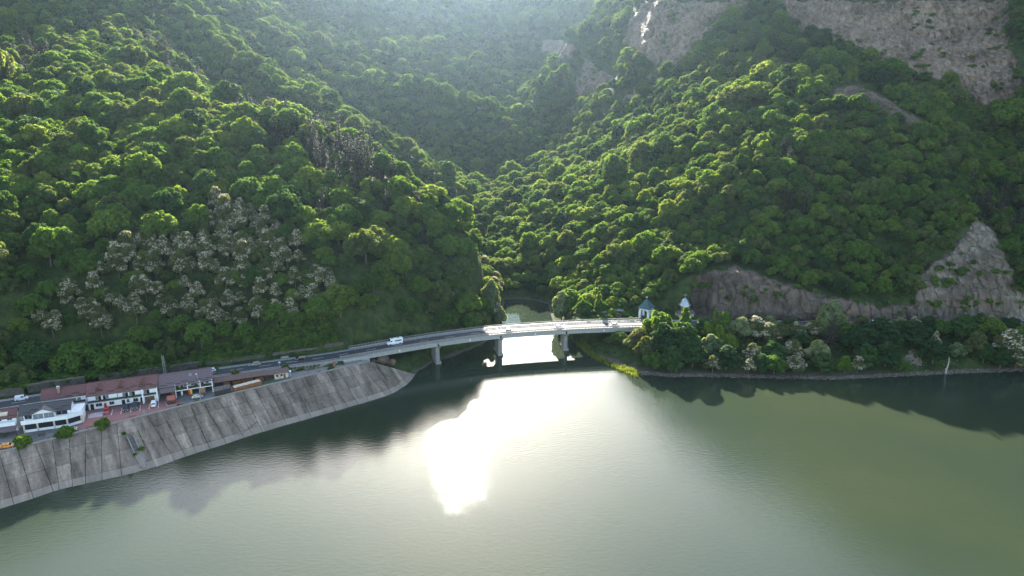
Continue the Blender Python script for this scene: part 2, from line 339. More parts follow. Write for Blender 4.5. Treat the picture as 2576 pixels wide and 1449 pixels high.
# right side of the gorge: sunlit spur, upper cliffs
for a in [(1360,112,800),(1430,65,830),(1500,20,860),(1430,140,775),(1450,210,715),(1560,160,690),(1560,60,740),(1680,40,700),(1680,150,640),(1800,60,620),(1560,250,650),(1450,300,690),(1435,345,700),
          (1800,140,575),(1700,250,560),(1600,300,600),(1500,400,560),(1400,450,560),(1330,480,560),(1280,520,520),(1300,580,470),(1250,640,440),(1300,700,405),(1340,640,430),
          (1400,600,427),(1400,690,395),(1400,540,465),(1500,480,462),(1500,560,427),(1500,650,392),(1500,720,368),(1600,740,352),(1600,650,378),(1600,550,408),(1600,450,452),(1600,370,505),
          (1700,690,356),(1700,600,382),(1700,500,414),(1700,400,456),(1700,310,510),(1800,600,380),(1800,500,400),(1800,400,430),(1800,300,470),(1800,210,530),
          (1900,620,366),(1900,500,386),(1900,400,410),(1900,300,440),(1900,230,475),(1960,180,500),(2000,140,505),(2080,85,510),(2000,250,455),(2000,400,402),(2000,550,372),(2000,650,360),
          (2100,680,357),(2100,550,372),(2100,420,396),(2100,300,428),(2200,600,364),(2200,450,386),(2200,330,412),(2300,650,358),(2300,520,374),(2300,420,390),(2400,500,373)]: can(*a)
for a in [(2150,215,452),(2250,262,440),(2330,310,430),(2400,370,420),
          (1740,692,351),(1850,675,350),(2000,722,347),(2150,748,345),(2290,768,343),(2310,690,350),(2330,620,358),(2390,590,362),(2450,560,368),(2520,650,352),(2570,740,342),(2440,680,350),(2440,780,340)]: gnd(*a)
for a in [(2200,170,500),(2300,215,485),(2400,262,470),(2480,320,450),(2520,430,420),(2560,560,400)]: w(*att(*a)[:2], att(*a).z - 10)
for a in [(2050,40,600),(2130,110,545),(2250,60,560),(2300,150,515),(2400,50,550),(2450,180,500),(2520,60,535),(2540,240,485),(2000,10,640)]: gnd(*a)
# hidden ground and the mountains above the frame
for a in [(230,560,118),(255,520,100),(300,470,80),(330,440,70),
          (260,720,300),(330,660,265),(400,600,260),(470,560,290),(420,700,380),(560,640,420),(300,850,360),(180,820,275),(150,745,225),(215,760,280),(110,900,200),(200,1000,300),(500,900,520),(700,500,380),(700,800,560),
          (300,340,40),(330,380,70),(420,420,140),(520,470,230),(420,345,30),(600,420,200),
          (-420,730,260),(-520,860,390),(-640,760,430),(-560,620,300),(-640,520,250),(-480,450,200),(-330,300,110),(-420,250,95),(-260,270,60),(-560,350,150),(-700,300,200),(-420,130,11),(-520,170,60),(-600,60,40),
          (-380,1050,300),(-600,1050,480),(-200,1150,250),(-100,1300,270),(60,1300,215),(200,1300,330),(-300,1500,420),(0,1600,400),(300,1600,470),(0,2000,560),(-500,2000,560),(500,2000,560),(-900,1500,650),(900,1500,700),(0,2500,610),(900,2500,600),(-900,2500,600),(900,200,200),(-900,200,200),(900,700,600),(-900,800,560)]: w(*a)
# benches along the roads, feet of the slopes
for x, y in [(-420,105),(-330,152),(-240,203.5),(-182,231),(-145,249),(-116,261),(-94,271),(75,321),(100,321),(135,320),(180,320),(245,321),(400,331)]: w(x, y, 10.3)
for x, y in [(-186,242),(-150,256),(-120,269),(-97,279),(-70,292)]: w(x, y, 13.5)
for x, y, z in [(-52,300,6),(-38,308,4),(-22,322,4),(-12,340,3),(0,404,3),(14,400,3),(30,385,4),(34,362,4),(40,345,7),(60,334,10.8),(85,335,11),(100,329,11.5),(135,328,11.5),(180,327,11.5),(245,329,11.5),
                (60,312,8),(100,308,7.5),(135,306,7),(180,305,7),(60,295,3),(100,294,3.5),(135,292,3.5),(180,295,4),(230,300,4)]: w(x, y, z)

ctl = np.array(CTL)
def rbf_fit(P):
    n = len(P); D = np.hypot(P[:, None, 0] - P[None, :, 0], P[:, None, 1] - P[None, :, 1])
    A = np.zeros((n + 3, n + 3)); A[:n, :n] = -D + np.eye(n) * 2.0
    A[:n, n] = 1; A[:n, n + 1:] = P[:, :2]; A[n, :n] = 1; A[n + 1:, :n] = P[:, :2].T
    return np.linalg.solve(A, np.concatenate([P[:, 2], np.zeros(3)]))
RB = rbf_fit(ctl)
def rbf(X, Y):
    sh = X.shape; X = X.ravel(); Y = Y.ravel(); out = np.empty(len(X)); n = len(ctl)
    for i in range(0, len(X), 20000):
        x = X[i:i+20000]; y = Y[i:i+20000]
        d = np.hypot(x[:, None] - ctl[None, :, 0], y[:, None] - ctl[None, :, 1])
        out[i:i+20000] = -d @ RB[:n] + RB[n] + RB[n+1] * x + RB[n+2] * y
    return out.reshape(sh)

def vnoise(X, Y, s, seed):
    r = np.random.default_rng(seed); T = r.random((256, 256)); x = X / s + 1000; y = Y / s + 1000
    i = np.floor(x).astype(int); j = np.floor(y).astype(int); fx = x - i; fy = y - j
    fx = fx * fx * (3 - 2 * fx); fy = fy * fy * (3 - 2 * fy)
    g = lambda a, b: T[a % 256, b % 256]
    return (g(i, j) * (1-fx) + g(i+1, j) * fx) * (1-fy) + (g(i, j+1) * (1-fx) + g(i+1, j+1) * fx) * fy - 0.5

def spaced(a, segs):
    out = [a]
    for b, st in segs:
        n = max(1, int(round((b - out[-1]) / st))); out += list(np.linspace(out[-1], b, n + 1)[1:])
    return np.array(out)
GX = spaced(-950, [(-420, 22), (-300, 7), (-200, 3), (260, 2.2), (330, 4), (450, 8), (950, 24)])
GY = spaced(-100, [(60, 30), (160, 8), (420, 2.0), (560, 3.5), (800, 6), (1200, 12), (2500, 36)])
X, Y = np.meshgrid(GX, GY, indexing='ij')
Z = rbf(X, Y)
far = smooth(300, 700, Y)
Z += (vnoise(X, Y, 60, 1) * 7 + vnoise(X, Y, 24, 2) * 4) * (0.25 + 0.75 * far) + vnoise(X, Y, 7, 3) * 1.4
in_lake = inside(X, Y, LAKE); dsh = seg_dist(X, Y, LAKE + LAKE[:1])
Z = np.where(in_lake, -np.minimum(6, 0.15 + 0.45 * dsh), np.maximum(np.minimum(Z, 0.15 + 0.85 * dsh + np.maximum(0, dsh - 10) * 6), 0.12 + 0.1 * np.minimum(dsh, 8)))
# road bench
on_bridge = (X > -68) & (X < 60)
dr = seg_dist(X, Y, ROAD[::4])
wr = np.where(on_bridge, 0, 1 - smooth(5.6, 9.0, dr))
Z = np.where(in_lake, Z, Z * (1 - wr) + (ROADZ - 0.5) * wr)
Z = np.where(on_bridge & (dr < 12), np.minimum(Z, 5.0 + np.maximum(0, dr - 8)), Z)
# yard and the concrete slope below it
in_y = inside(X, Y, YARD)
EMB = FOOT + [TOPE[-1]] + TOPE[::-1][1:]
in_e = inside(X, Y, EMB); df = seg_dist(X, Y, FOOT); dt = seg_dist(X, Y, TOPE)
Z = np.where(in_y, YARDZ - 0.6, Z); Z = np.where(in_e, 9.0 * df / (df + dt + 1e-6) - 0.8, Z)
# monastery terrace beside the road
ter = [(30, 324), (30, 334), (62, 337), (95, 341), (97, 324)]
wt = np.where(inside(X, Y, ter), 1.0, 1 - smooth(0, 4, seg_dist(X, Y, ter + ter[:1])))
Z = np.where(in_lake | (dr < 6), Z, Z * (1 - wt) + (ROADZ + 0.2) * wt)
ZG = Z
def height(x, y):
    x = np.asarray(x, float); y = np.asarray(y, float)
    i = np.clip(np.searchsorted(GX, x) - 1, 0, len(GX) - 2); j = np.clip(np.searchsorted(GY, y) - 1, 0, len(GY) - 2)
    u = np.clip((x - GX[i]) / (GX[i+1] - GX[i]), 0, 1); v = np.clip((y - GY[j]) / (GY[j+1] - GY[j]), 0, 1)
    return ZG[i, j]*(1-u)*(1-v) + ZG[i+1, j]*u*(1-v) + ZG[i, j+1]*(1-u)*v + ZG[i+1, j+1]*u*v
def hit(px, py, t0=150, t1=1800, n=700, lift=0.0):
    """first crossing of a view ray with the terrain, vectorised"""
    px = np.asarray(px, float); py = np.asarray(py, float)
    a = (px - CX) / FPX; v = -(py - CY) / FPX; b = CP + v * SP; c = -SP + v * CP
    T = t0 * (t1 / t0) ** (np.arange(n) / (n - 1)); res = np.full(px.shape, np.nan); prev = np.full(px.shape, 1.0)
    for k in range(n):
        g = CAMH + c * T[k] - (height(a * T[k], b * T[k]) + lift)
        new = (g <= 0) & np.isnan(res)
        if k: res = np.where(new, T[k-1] + (T[k] - T[k-1]) * prev / np.maximum(prev - g, 1e-6), res)
        prev = g
    return a * res, b * res, CAMH + c * res, res

nx, ny = X.shape
idx = np.arange(nx * ny).reshape(nx, ny)
F = np.stack([idx[:-1, :-1], idx[1:, :-1], idx[1:, 1:], idx[:-1, 1:]], -1).reshape(-1, 4)
hill = bpy.data.objects.new('hillside', np_mesh('hillside', np.stack([X, Y, ZG], -1).reshape(-1, 3), F, [M['ground']], smooth=True))
link(hill); tag(hill, 'steep hillsides of the gorge under the forest', None, None, 'structure')

wm = MB(); wm.add([(-950, -700, 0), (950, -700, 0), (950, 420, 0), (-950, 420, 0)], [(0, 1, 2, 3)])
lake = wm.build('water', M['water']); tag(lake, 'green lake water rippled by the wind', None, None, 'structure')

# ------------------------------------------------------------------ tree prototypes (unit: crown radius about 1, trunk foot at z=0)
def quads(P, Nn, size, r, droop=0.0, aspect=1.0):
    """leaf clumps: one quad per point P with normal Nn"""
    n = len(P); Nn = Nn / (np.linalg.norm(Nn, axis=1, keepdims=True) + 1e-9)
    A = np.cross(Nn, r.normal(size=(n, 3))); A /= np.linalg.norm(A, axis=1, keepdims=True) + 1e-9
    B = np.cross(Nn, A); s = (size * r.uniform(0.65, 1.35, n))[:, None]
    A = A * s; B = B * s * aspect; k = 0.25 * s * Nn
    V = np.stack([P - A - B * 0.6, P + A - B + k, P + A * 0.7 + B, P - A * 0.8 + B * 0.8 + k], 1).reshape(-1, 3)
    return V, np.arange(4 * n).reshape(n, 4)
ICO = None
def ico():
    global ICO
    if ICO is None:
        bm = bmesh.new(); bmesh.ops.create_icosphere(bm, subdivisions=2, radius=1.0)
        bm.verts.ensure_lookup_table(); ICO = (np.array([v.co[:] for v in bm.verts]), np.array([[v.index for v in f.verts] for f in bm.faces])); bm.free()
    return ICO
def crown_mesh(name, seed, n_leaf, lsize, blobs, mats, bloom=0.0, loose=0.0, core=0.47):
    """blobs: list of (centre, radius). Leaves cover the blobs; a rough core keeps the inside dense."""
    r = np.random.default_rng(seed); cs = np.array([b[0] for b in blobs]); rs = np.array([b[1] for b in blobs])
    pr = rs ** 2 / (rs ** 2).sum(); P = []; D = []; bi = []
    while sum(len(p) for p in P) < n_leaf:
        k = r.choice(len(rs), 4000, p=pr); d = r.normal(size=(4000, 3)); d[:, 2] += 0.25; d /= np.linalg.norm(d, axis=1, keepdims=True)
        p = cs[k] + d * (rs[k] * r.uniform(0.80 - loose, 1.08 + loose * 0.4, 4000))[:, None] * np.array([1, 1, 0.85])
        dist = np.linalg.norm((p[:, None] - cs[None]), axis=2) / rs[None]; dist[np.arange(4000), k] = 9
        ok = dist.min(1) > 0.80; P.append(p[ok]); D.append(d[ok]); bi.append(k[ok])
    P = np.concatenate(P)[:n_leaf]; D = np.concatenate(D)[:n_leaf]; bi = np.concatenate(bi)[:n_leaf]
    V, Fq = quads(P, D + r.normal(size=D.shape) * 0.55 + np.array([0, 0, 0.25]), lsize, r)
    mi = np.zeros(len(Fq), int)
    if bloom:
        blob_b = r.random(len(rs)) < 0.75
        mi = ((r.random(len(Fq)) < bloom) & blob_b[bi] & (D[:, 2] > -0.35)).astype(int)
    F3 = np.concatenate([Fq[:, [0, 1, 2]], Fq[:, [0, 2, 3]]]); mi = np.concatenate([mi, mi]); Vs = [V]; Fs = [F3]; base = len(V)
    if core > 0:
        iv, ifc = ico()
        for c, q in zip(cs, rs):
            vv = iv * (1 + r.normal(size=(len(iv), 1)) * 0.10) * q * core * np.array([1, 1, 0.8]) + c
            Vs.append(vv); Fs.append(ifc + base); base += len(iv); mi = np.concatenate([mi, np.zeros(len(ifc), int)])
    return np_mesh(name, np.concatenate(Vs), np.concatenate(Fs), mats, mi)
def dome_blobs(seed, n, h, w=1.0, top=1.0, rmin=0.26, rmax=0.46, base=0.55):
    """rounded crown between z=base and z=base+h"""
    r = np.random.default_rng(seed); out = [((0, 0, base + h * 0.45), 0.55 * w)]
    for i in range(n):
        a = i * 2.39996 + r.uniform(-0.5, 0.5); zf = (i + 0.5) / n
        rad = w * (1 - zf ** (1.3 * top)) ** 0.6 * r.uniform(0.55, 0.80); q = r.uniform(rmin, rmax) * (1 - 0.35 * zf)
        out.append(((rad * math.cos(a), rad * math.sin(a), base + h * (0.16 + 0.74 * zf) + r.uniform(-0.08, 0.08)), q))
    return out
def trunk_mesh(name, seed, h, r0, blobs=(), mat=None):
    r = random.Random(seed); m = MB(); top = Vector((r.uniform(-.1, .1), r.uniform(-.1, .1), h))
    m.tube([(0, 0, -0.35), (0, 0, 0.1), top * 0.55 + Vector((r.uniform(-.04, .04), r.uniform(-.04, .04), 0)), top], [r0 * 1.5, r0, r0 * 0.75, r0 * 0.35], 6)
    for c, q in list(blobs)[1:7]:
        s = top * r.uniform(0.35, 0.8); m.tube([s, (s + Vector(c)) * 0.5 + Vector((0, 0, .08)), Vector(c)], [r0 * 0.45, r0 * 0.3, r0 * 0.15], 4)
    return m.mesh(name, mat or M['bark'], True)
def pine_mesh(name, seed, mats, h=3.4, n=1500, slim=0.85):
    r = np.random.default_rng(seed); P = []; D = []
    tiers = 15
    for k in range(tiers):
        zf = k / (tiers - 1); z = h * (0.16 + 0.80 * zf); R = slim * (1 - zf) ** 0.75 * r.uniform(0.8, 1.1) + 0.06
        nb = max(4, int(9 * (1 - zf * 0.6)))
        for b in range(nb):
            a = 2 * math.pi * (b + r.random()) / nb; L = R * r.uniform(0.65, 1.1); m = max(5, int(n * L / (tiers * 6.0)))
            s = r.random(m) ** 0.7; off = r.normal(size=(m, 3)) * 0.055 * (1 + s[:, None])
            p = np.stack([np.cos(a) * L * s, np.sin(a) * L * s, z + 0.10 * s - 0.20 * s * s * L + 0 * s], 1) + off * np.array([1, 1, 0.6])
            P.append(p); D.append(np.tile([np.cos(a) * 0.3, np.sin(a) * 0.3, 1.0], (m, 1)))
    P = np.concatenate(P); D = np.concatenate(D)
    V, Fq = quads(P, D + r.normal(size=D.shape) * 0.35, 0.075, r, aspect=0.6)
    F3 = np.concatenate([Fq[:, [0, 1, 2]], Fq[:, [0, 2, 3]]])
    return np_mesh(name, V, F3, mats)

PROTO = {}
def proto(kind, crown, trunk): PROTO.setdefault(kind, []).append((crown, trunk))
BM = ['leaf_beech', 'leaf_beech', 'leaf_oak', 'leaf_beech', 'leaf_dark', 'leaf_beech', 'leaf_oak', 'leaf_beech', 'leaf_dark', 'leaf_beech', 'leaf_beech', 'leaf_oak', 'leaf_beech', 'leaf_beech']
BH = [1.05, 0.85, 1.25, 0.95, 1.35, 0.8, 1.15, 1.1, 1.3, 0.9, 1.3, 1.0, 1.2, 1.1]
for i in range(14):                                                      # beech, hornbeam, oak: broad domes of many shapes
    bl = dome_blobs(10 + i, 20 + (i * 5) % 11, BH[i], [1.0, 1.1, 0.92, 1.05][i % 4], base=0.45, rmin=0.18, rmax=0.36, top=1.7)
    rr_ = random.Random(i); sx, sy = rr_.uniform(0.85, 1.15), rr_.uniform(0.85, 1.15); bl = [((c[0] * sx + rr_.uniform(-.06, .06), c[1] * sy, c[2]), q) for c, q in bl]
    proto('broad', crown_mesh('broad_crown', 10 + i, 3000, 0.047, bl, [M[BM[i]]], loose=0.13), trunk_mesh('broad_trunk', i, 0.5 + BH[i] * 0.6, 0.06, bl))
for i in range(3):                                                       # dark dense lakeside trees, taller
    bl = dome_blobs(40 + i, 20, 2.2, 0.95, base=0.35, rmin=0.30, rmax=0.46)
    proto('tall', crown_mesh('tall_crown', 40 + i, 2400, 0.075, bl, [M['leaf_dark']]), trunk_mesh('tall_trunk', i, 1.6, 0.07, bl))
for i, (mt, hh) in enumerate([('leaf_fresh', 1.3), ('leaf_silver', 1.6), ('leaf_olive', 1.4)]):
    bl = dome_blobs(50 + i, 18, hh, 0.95, base=0.35)
    proto(mt, crown_mesh('light_crown', 50 + i, 2200, 0.070, bl, [M[mt]], loose=0.08), trunk_mesh('light_trunk', i, 0.4 + hh * 0.6, 0.06, bl))
for i in range(3):                                                       # flowering acacia: loose, white panicles
    bl = dome_blobs(60 + i, 22, 1.9, 0.90, base=0.6, rmin=0.24, rmax=0.40)
    proto('acacia', crown_mesh('acacia_crown', 60 + i, 2700, 0.052, bl, [M['leaf_olive'], M['blossom']], bloom=0.50, loose=0.16, core=0.45), trunk_mesh('acacia_trunk', i, 1.7, 0.055, bl))
for i in range(4):
    proto('pine', pine_mesh('pine_crown', 70 + i, [M['needle']], h=[3.4, 3.0, 3.8, 3.2][i], slim=[0.85, 1.0, 0.75, 0.9][i]), trunk_mesh('pine_trunk', i, [3.2, 2.8, 3.6, 3.0][i], 0.07))
for i in range(3):                                                       # bushes
    bl = dome_blobs(80 + i, 9, 0.8, 1.0, base=-0.05, rmin=0.32, rmax=0.5)
    proto('bush', crown_mesh('bush_crown', 80 + i, 420, 0.13, bl, [M['leaf_beech']]), trunk_mesh('bush_stem', i, 0.4, 0.05))
bl = [((0, 0, 0.5), 0.46), ((0, 0, 1.0), 0.43), ((0.03, 0, 1.5), 0.36), ((0, 0.02, 1.95), 0.26), ((0, 0, 2.3), 0.15), ((0.16, 0.1, 0.8), 0.34), ((-0.15, -0.1, 0.75), 0.34), ((0.1, -0.12, 1.2), 0.3), ((-0.1, 0.12, 1.25), 0.28)]
proto('cone', crown_mesh('cone_crown', 90, 2000, 0.060, bl, [M['leaf_beech']]), trunk_mesh('cone_trunk', 1, 1.5, 0.07))

def tree(name, kind, k, loc, R, rz, label, cat, group=None, squash=1.0):
    c, t = PROTO[kind][k % len(PROTO[kind])]
    o = empty(name, loc, rz, label, cat, group); o.scale = (R, R, R * squash)
    a = bpy.data.objects.new('crown', c); link(a, o); b = bpy.data.objects.new('trunk', t); link(b, o)
    return o

# ------------------------------------------------------------------ where things grow (outlines seen in the photograph, carried onto the terrain)
CLIFFS = {   # outline in the picture, material, roughness of the face (m)
 'cut':    ([(1738,800),(1735,720),(1750,688),(1800,672),(1850,668),(1905,680),(1950,705),(2010,722),(2080,738),(2150,752),(2230,760),(2300,762),(2330,790),(2330,815),(1740,812)], 'rock_brown', 1.6, 327),
 'pale':   ([(2295,775),(2305,695),(2335,662),(2390,628),(2422,578),(2452,540),(2500,570),(2535,640),(2560,710),(2590,760),(2600,815),(2315,815)], 'rock_pale', 1.6, 327),
 'upper':  ([(1925,0),(1950,35),(1990,62),(2060,105),(2130,112),(2190,150),(2250,180),(2330,205),(2390,228),(2450,268),(2500,290),(2576,300),(2576,200),(2545,130),(2540,0)], 'rock_grey', 3.5, 0),
 'ledge':  ([(2060,232),(2150,206),(2240,250),(2320,300),(2390,350),(2405,375),(2340,350),(2240,300),(2180,262),(2100,262)], 'rock_brown', 1.5, 0),
 'middle': ([(1562,110),(1578,60),(1602,22),(1622,0),(1905,0),(1870,30),(1790,80),(1745,130),(1700,165),(1655,200),(1640,160),(1600,130)], 'rock_grey', 3.5, 0),
 'step':   ([(1440,235),(1445,190),(1470,150),(1500,160),(1530,185),(1555,190),(1555,215),(1520,225),(1500,245),(1460,250)], 'rock_grey', 2.5, 0),
 'nose':   ([(1360,140),(1362,100),(1385,95),(1420,100),(1460,120),(1440,150),(1400,155)], 'rock_grey', 2.5, 0),
 'slab':   ([(1415,298),(1430,275),(1455,268),(1460,285),(1440,302)], 'rock_grey', 1.5, 0),
 'rib':    ([(1510,285),(1560,250),(1600,215),(1640,180),(1655,190),(1610,240),(1560,275),(1530,290)], 'rock_grey', 2.0, 0),
 'crag':   ([(1690,170),(1750,130),(1765,150),(1720,185)], 'rock_grey', 2.0, 0),
 'tooth':  ([(1955,160),(1975,150),(2000,158),(2000,180),(1960,185)], 'rock_grey', 1.5, 0),
 'scar':   ([(1850,285),(1890,265),(1930,265),(1920,285),(1870,300)], 'rock_brown', 1.0, 0),
}
def in_cliff(px, py, grow=0):
    r = np.zeros(px.shape, bool)
    for nm, (poly, *_r) in CLIFFS.items(): r |= inside(px, py, poly)
    return r
def in_poly(px, py, poly): return inside(np.asarray(px, float), np.asarray(py, float), poly)

# ------------------------------------------------------------------ forest
pts = []
def scatter(x0, x1, y0, y1, sp):
    gx = np.arange(x0, x1, sp); gy = np.arange(y0, y1, sp * 0.92); a, b = np.meshgrid(gx, gy, indexing='ij')
    a = a + (np.arange(a.shape[1]) % 2) * sp * 0.5 + rng.uniform(-.36, .36, a.shape) * sp; b = b + rng.uniform(-.36, .36, b.shape) * sp
    return a.ravel(), b.ravel(), np.full(a.size, sp)
bands = [scatter(-330, -8, 225, 480, 7.8), scatter(-240, -40, 250, 345, 5.6), scatter(-8, 330, 225, 480, 6.0), scatter(-480, 400, 480, 800, 8.8), scatter(-620, 480, 800, 1250, 10.0), scatter(-900, 900, 1250, 2300, 22),
         scatter(-900, -330, 100, 480, 17), scatter(330, 900, 250, 480, 17), scatter(-900, -480, 480, 800, 18), scatter(400, 900, 480, 800, 18), scatter(-900, -620, 800, 1250, 22), scatter(480, 900, 800, 1250, 22)]
TX = np.concatenate([b[0] for b in bands]); TY = np.concatenate([b[1] for b in bands]); TS = np.concatenate([b[2] for b in bands])
TZ = height(TX, TY); px, py, td = project(TX, TY, TZ)
gx_, gy_ = (height(TX + 2, TY) - TZ) / 2, (height(TX, TY + 2) - TZ) / 2; slope = np.hypot(gx_, gy_)
dr_t = seg_dist(TX, TY, ROAD[::4]); ds_t = seg_dist(TX, TY, LAKE + LAKE[:1])
keep = ~inside(TX, TY, LAKE) & ~inside(TX, TY, YARD) & ~inside(TX, TY, EMB) & (dr_t > 9.5) & ~in_cliff(px, py) & (ds_t > 3.0) & (TZ > 1.0)
ACZ = [(540,530),(640,540),(760,640),(830,700),(890,790),(760,800),(640,830),(480,850),(300,860),(90,870),(110,790),(230,720),(330,650),(430,620),(520,600)]
ina = in_poly(px, py, ACZ); dense = np.abs(TS - 5.6) < 0.01
keep &= np.where(ina, dense | (rng.random(len(px)) < 0.12), ~dense)
keep &= ~inside(TX, TY, [(20, 322), (20, 332), (64, 340), (97, 344), (97, 322)])
keep &= ~((TY < 322) & (TX > 28) & (TX < 330) & (dr_t < 60))                       # the lakeside strip is planted one by one below
keep &= ~((TX > -75) & (TX < -5) & (TY < 318) & (dr_t < 14))
keep &= ~((TX < -60) & (TX > -260) & (dr_t < 15))                                     # verge and wall above the road
TX, TY, TZ, TS, px, py, td, slope = [a[keep] for a in (TX, TY, TZ, TS, px, py, td, slope)]
R = TS * np.clip(np.exp(rng.normal(-0.42, 0.26, len(TX))), 0.34, 1.15)
left = (px < 1260) & (td < 470)
R *= np.where(left, 1.10 + 0.12 * smooth(480, 250, py), np.where((px > 1262) & (td < 520), 1.08, 0.95))
kind = np.zeros(len(TX), int)                                                         # 0 broadleaf, 1 pine, 2 acacia
pine_zones = [[(560,200),(760,270),(900,370),(1010,480),(1110,560),(1110,660),(1040,640),(960,540),(860,500),(760,420),(680,420),(600,330)], [(0,170),(80,120),(150,110),(150,200),(0,260)], [(290,90),(480,150),(560,250),(500,260),(380,170)], [(1960,400),(2030,400),(2050,560),(1960,560)], [(2440,460),(2576,470),(2576,620),(2440,560)], [(700,560),(900,520),(880,640),(720,660)]]
for k, zn in enumerate(pine_zones): kind[in_poly(px, py, zn) & (rng.random(len(px)) < [0.42, 0.5, 0.4, 0.45, 0.5, 0.16][k])] = 1
aca_zones = [ACZ]
for zn in aca_zones: kind[in_poly(px, py, zn) & (rng.random(len(px)) < 0.72)] = 2
kind[in_poly(px, py, [(1150,600),(1240,680),(1290,800),(1230,800),(1180,720)]) & (rng.random(len(px)) < 0.3)] = 2
R = np.where(kind == 1, np.clip(R * 0.8, 3.3, 4.8), R); R = np.where(kind == 2, np.clip(R * 0.95, 3.3, 5.0), R)
bare = (slope > 2.2) & (rng.random(len(px)) < 0.25); ok = ~bare
TX, TY, TZ, R, px, py, td, kind = [a[ok] for a in (TX, TY, TZ, R, px, py, td, kind)]
ROT = rng.uniform(0, 6.283, len(TX)); VAR = np.minimum((rng.random(len(TX)) * 14).astype(int), 13); SQ = rng.uniform(0.85, 1.15, len(TX))
# seen from the lake? (walk the sight line to the crown over the canopy)
tz = TZ + R * 1.3; vis = (px > -20) & (px < 2596) & (py > -20) & (py < 1449)
for f in np.linspace(0.35, 0.975, 60):
    g = height(TX * f, TY * f); vis &= (CAMH + (tz - CAMH) * f) > g + np.where(g > 13, 5.0, 0.0) * (f < 0.95)
score = np.where(vis, R / td, 0)
single = np.zeros(len(TX), bool)
for k, lim in ((0, 290), (1, 120), (2, 150)):
    ids = np.where(kind == k)[0]; o_ = ids[np.argsort(-score[ids])][:lim]; single[o_[score[o_] > 0.0042]] = True

def zone_words(x, y, px_, py_):
    if px_ < 1262 and y < 480:
        row = 'lowest' if py_ > 720 else 'low' if py_ > 580 else 'midway' if py_ > 420 else 'high' if py_ > 270 else 'highest'
        for lim, wd in ((110, 'above the annex'), (215, 'above the restaurant'), (310, 'above the chimney'), (400, 'above the hotel dormers'), (470, 'above the guest house'), (540, 'above the skylight'), (630, 'above the wood shed'), (720, 'above the hut'), (830, 'above the black car'), (920, 'above the bridge wall'), (1010, 'above the white van'), (1110, 'above the first pier'), (1262, 'above the second pier')):
            if px_ < lim: return '%s on the left hill %s' % (row, wd)
    if y < 480:
        row = 'low' if py_ > 620 else 'midway' if py_ > 480 else 'high' if py_ > 330 else 'highest'
        for lim, wd in ((1380, 'above the channel'), (1480, 'above the willow'), (1560, 'above the house'), (1640, 'above the belfry'), (1740, 'above the chapel'), (1850, 'above the rock cut'), (2000, 'above the mid rock cut'), (2160, 'above the rock cut end'), (2320, 'left of the pale rock'), (2600, 'by the pale rock')):
            if px_ < lim: return '%s on the right slope %s' % (row, wd)
    row = 'far' if y > 640 else 'nearer'
    for lim, wd in ((200, 'in the top left corner'), (350, 'on the left spur crest'), (450, 'below the left spur crest'), (560, 'on the left spur shoulder'), (700, 'on the left spur end'), (1000, 'on the second spur'), (1250, 'beside the gorge floor'), (1450, 'at the head of the gorge'), (1700, 'under the grey cliffs'), (2600, 'below the great cliff')):
        if px_ < lim: return '%s %s' % (row, wd)
ORD = ['first', 'second', 'third', 'fourth', 'fifth', 'sixth', 'seventh', 'eighth', 'ninth', 'tenth', 'eleventh', 'twelfth', 'thirteenth', 'fourteenth', 'fifteenth', 'sixteenth', 'seventeenth', 'eighteenth', 'nineteenth', 'twentieth', 'twenty-first', 'twenty-second', 'twenty-third', 'twenty-fourth', 'twenty-fifth', 'twenty-sixth', 'twenty-seventh', 'twenty-eighth']
sets = {}
for i in np.where(single)[0]: sets.setdefault((int(kind[i]), zone_words(TX[i], TY[i], px[i], py[i])), []).append(i)
GRP = ['broadleaf trees of the forest', 'dark pines on the hillsides', 'blossoming acacias on the left hillside']
for (kd, zw), ids in sets.items():
    ids.sort(key=lambda i: px[i])
    for n_, i in enumerate(ids):
        what = ('broadleaf_tree', 'broad', 'broadleaf tree', 'tree') if kd == 0 else ('pine_tree', 'pine', 'dark pine', 'pine') if kd == 1 else ('acacia_tree', 'acacia', 'white-blossomed acacia', 'tree')
        lab = '%s %s' % (what[2], zw) if len(ids) == 1 else '%s from left, %s %s' % (ORD[min(n_, 27)], what[2], zw)
        tree(what[0], what[1], int(VAR[i]), (TX[i], TY[i], TZ[i]), R[i], ROT[i], lab, what[3], GRP[kd], SQ[i])

